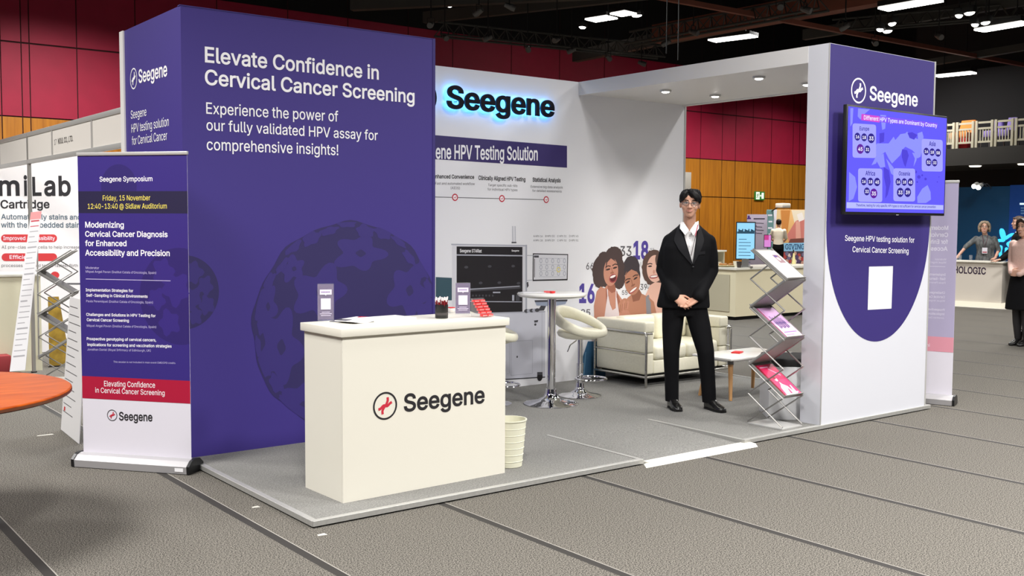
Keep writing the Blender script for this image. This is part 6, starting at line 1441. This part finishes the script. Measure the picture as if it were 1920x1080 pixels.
# ---------------------------------------------------------------- far visitors
def simple_person(label, loc, rz, J, top, topm, leg, legm, hair, hairm, skin, sc=1.0, extra=None, head_turn=0, glasses=0, face=True, lip=(168, 92, 84)):
    t = thing('person', label, 'person', loc, rz); S = lambda p: V(p)*sc
    HC = S(J.get('head', (0, -.01, 1.63))); HR = Matrix.Rotation(head_turn, 3, 'Z') @ Matrix.Rotation(J.get('nod', 0), 3, 'X')
    nk = S(J.get('neck', (0, .02, 1.46))); bm = B(); head_bm(bm, HC, HR, sc)
    limb(bm, [nk-V((0, 0, .06)), nk, HC+HR @ V((0, .012, -.08))], [.055*sc, .05*sc, .05*sc], 14)
    tr = [(z*sc, cx*sc, cy*sc, rx*sc, ry*sc) for z, cx, cy, rx, ry in J['torso']]
    loft(bm, torso_rings([(z, cx, cy, rx*.8, ry*.8) for z, cx, cy, rx, ry in tr]))
    for s_ in 'LR':
        a, b, c = S(J['sh'+s_]), S(J['el'+s_]), S(J['wr'+s_]); limb(bm, [a, b, c], [.04*sc, .034*sc, .026*sc]); hd = J.get('hd'+s_, (c-b).normalized())
        hand_bm(bm, c, hd, J.get('pn'+s_, (1 if s_ == 'L' else -1, 0, 0)), 1 if s_ == 'L' else -1, J.get('cu'+s_, .4), .95*sc)
        a, b, c = S(J['hp'+s_]), S(J['kn'+s_]), S(J['an'+s_]); limb(bm, [a, b, c], [.07*sc, .048*sc, .036*sc])
    part('body', bake(bm, .007, 2), skin, t, angle=80)
    if face: face_parts(t, HC, HR, sc, 1, glasses, lip, hairm, True)
    part('hair', hair_mesh(HC, HR, sc, hair), hairm, t, angle=80)
    bm = B(); loft(bm, torso_rings(tr)); slv = J.get('sleeve', 1.0)
    for s_ in 'LR':
        a, b, c = S(J['sh'+s_]), S(J['el'+s_]), S(J['wr'+s_]); limb(bm, [a, b, b.lerp(c, slv)] if slv > 0 else [a, a.lerp(b, 1+slv)], [.062*sc, .053*sc, .043*sc] if slv > 0 else [.064*sc, .056*sc], 14)
    me = bake(bm, .012, 5); tp = part(top, me, topm, t, angle=80)
    if leg == 'trousers':
        bm = B(); loft(bm, torso_rings([(z*sc, J['hipx']*sc, 0, rx*sc, ry*sc) for z, rx, ry in ((.80, .16, .11), (.9, .175, .115), (1.0, .16, .105))]))
        for s_ in 'LR': limb(bm, [S(J['hp'+s_]), S(J['kn'+s_]), S(J['an'+s_])-V((0, 0, .03))], [.092*sc, .07*sc, .058*sc], 14)
        part('trousers', hem(bake(bm, .012, 5), .06), legm, t, angle=80)
    else:
        bm = B(); x = J['hipx']; loft(bm, torso_rings([(z*sc, x*sc, 0, rx*sc, ry*sc) for z, rx, ry in ((.5, .215, .19), (.62, .21, .18), (.8, .19, .155), (.95, .17, .13), (1.04, .15, .11))]))
        part('skirt', bake(bm, .012, 3), legm, t, angle=80); TI = mat('dark tights', (34, 32, 34), .6)
        for s_ in 'LR':
            bm = B(); limb(bm, [S(J['hp'+s_]), S(J['kn'+s_]), S(J['kn'+s_]).lerp(S(J['an'+s_]), .35), S(J['an'+s_])], [.08*sc, .058*sc, .058*sc, .042*sc]); part('stocking', bm, TI, t, angle=80)
    for s_ in 'LR':
        a = S(J['an'+s_]); a.z = 0; d = V(J.get('toe', (0, -1, 0))).normalized(); shoe('boot' if leg == 'skirt' else 'shoe', a-d*.07, a+d*.17, SHOE, t, heelh=.035 if leg == 'skirt' else 0, boot=.17 if leg == 'skirt' else 0)
    return t, me, tp
STAND = dict(torso=[(.88, 0, 0, .165, .11), (1.0, 0, 0, .16, .108), (1.12, 0, 0, .15, .104), (1.27, 0, 0, .17, .112), (1.38, 0, .005, .175, .105), (1.44, 0, .015, .12, .08), (1.48, 0, .02, .062, .06)],
    shL=(-.175, .015, 1.40), elL=(-.22, .03, 1.12), wrL=(-.21, -.05, .88), shR=(.175, .015, 1.40), elR=(.22, .03, 1.12), wrR=(.21, -.05, .88),
    hpL=(-.085, 0, .88), knL=(-.095, -.015, .48), anL=(-.1, .03, .09), hpR=(.085, 0, .88), knR=(.095, -.015, .48), anR=(.1, .03, .09), hipx=0)
# man in a white shirt seen from behind
p = dep(1459, 470, 32.6); J = dict(STAND); J.update(elL=(-.23, -.06, 1.14), wrL=(-.19, -.3, 1.08), elR=(.24, -.06, 1.14), wrR=(.18, -.3, 1.1), sleeve=-.1)
simple_person('man in a white shirt and dark trousers seen from behind at the poster backdrop', (p.x, p.y, 0), face_cam(p)+pi, J, 'shirt', mat('warm white shirt', (236, 224, 202), .7), 'trousers', SUIT, 'short', HAIRB, SKIN, 1.0, face=True)
# woman in a grey dress leaning on the lettered counter
p = dep(1846, 480, 21.45); k = 21.45/FPX; J = dict(STAND)
hcz = hc
J.update(head=(-.02, -.08, 1.57), neck=(0, -.03, 1.39), torso=[(.86, .02, 0, .19, .13), (1.0, .02, 0, .175, .125), (1.1, .01, -.01, .165, .12), (1.22, .0, -.025, .18, .13), (1.31, 0, -.03, .18, .11), (1.37, 0, -.03, .12, .085), (1.41, 0, -.03, .065, .06)],
    shL=(-.17, -.02, 1.33), elL=(-.36, -.1, 1.16), wrL=(-.52, -.26, hcz+.035), hdL=(-.7, -.5, -.1), pnL=(0, 0, -1), cuL=.12, shR=(.17, -.02, 1.33), elR=(.26, -.02, 1.1), wrR=(.2, -.2, hcz+.04), hdR=(-.3, -.8, -.1), pnR=(0, 0, -1), cuR=.15, sleeve=.12)
GD = mat('grey patterned dress', (122, 124, 124), .8, col2=(74, 78, 80), noise_scale=26, stretch=(1, 1, .5))
t, me, tp = simple_person('smiling woman with a grey bob and grey patterned dress leaning on the lettered counter', (p.x, p.y, 0), face_cam(p), J, 'dress', GD, 'skirt', GD, 'bob', mat('grey blond hair', (164, 146, 124), .6, noise_amt=.3, noise_scale=40), SKIN2, 1.0, glasses=1, lip=(196, 84, 84))
bm = B(); box(bm, -.05, .05, -.17, -.166, 1.03, 1.15); bd = part('name_badge', bm, PRINTW, t, smooth=False); bm = B(); box(bm, -.04, .04, -.172, -.1705, 1.045, 1.07); part('badge_print', bm, mat('badge red', (190, 90, 100), .5), bd, smooth=False)
bm = B(); tube(bm, [(-.05, -.1, 1.40), (-.03, -.17, 1.28), (0, -.17, 1.15), (.03, -.17, 1.28), (.05, -.1, 1.40)], .005, 6); part('lanyard', bm, mat('lanyard plum', (90, 40, 60), .6), t)
# man in a dark suit at the counter end, in profile
p = dep(1909, 480, 19.9); J = dict(STAND); J.update(head=(0, -.02, 1.66), torso=[(.84, 0, 0, .185, .135), (1.0, 0, 0, .18, .13), (1.12, 0, 0, .175, .13), (1.27, 0, 0, .195, .135), (1.4, 0, .005, .195, .12), (1.46, 0, .015, .13, .09), (1.5, 0, .02, .065, .065)], shL=(-.2, .015, 1.42), elL=(-.25, -.06, 1.15), wrL=(-.16, -.3, hcz+.035), hdL=(.1, -.9, -.1), pnL=(0, 0, -1), cuL=.15, shR=(.2, .015, 1.42), elR=(.26, -.08, 1.15), wrR=(.22, -.33, hcz+.06), hdR=(0, -.95, -.1), pnR=(0, 0, -1))
simple_person('man in a dark suit in profile resting a hand on the lettered counter', (p.x, p.y, 0), face_cam(p)-radians(78), J, 'jacket', SUIT, 'trousers', SUIT, 'short', mat('brown grey hair', (84, 66, 54), .6, noise_amt=.3, noise_scale=40), SKIN2, 1.0, head_turn=0)
t = [o for o in bpy.data.objects if o.get('label', '').startswith('man in a dark suit in profile')][0]
bm = B(); tube(bm, [(.066*cos(a), .012+.068*sin(a), 1.487+.012*sin(a)) for a in [2*pi*i/24 for i in range(24)]], .014, 8, closed=True); part('shirt_collar', bm, SHIRT, t)
# woman in a pink jumper and black skirt
q = at(1914, 648, 2, 0); J = dict(STAND); J.update(elL=(-.2, .02, 1.14), wrL=(-.04, -.2, 1.02), hdL=(.8, -.2, .0), pnL=(0, 1, 0), elR=(.2, .02, 1.14), wrR=(.08, -.2, 1.0), hdR=(-.8, -.2, 0), pnR=(0, 1, 0), knL=(-.07, -.015, .46), anL=(-.065, .02, .1), knR=(.07, -.015, .46), anR=(.065, .02, .1))
simple_person('woman in a pale pink jumper, black skirt and black ankle boots in the aisle', (q.x, q.y, 0), face_cam(q)-radians(35), J, 'jumper', mat('pale pink knit', (226, 190, 178), .8, noise_amt=.06, noise_scale=60), 'skirt', SUIT, 'bob', mat('dark brown hair', (52, 38, 32), .5, noise_amt=.3, noise_scale=40), SKIN2, .97)
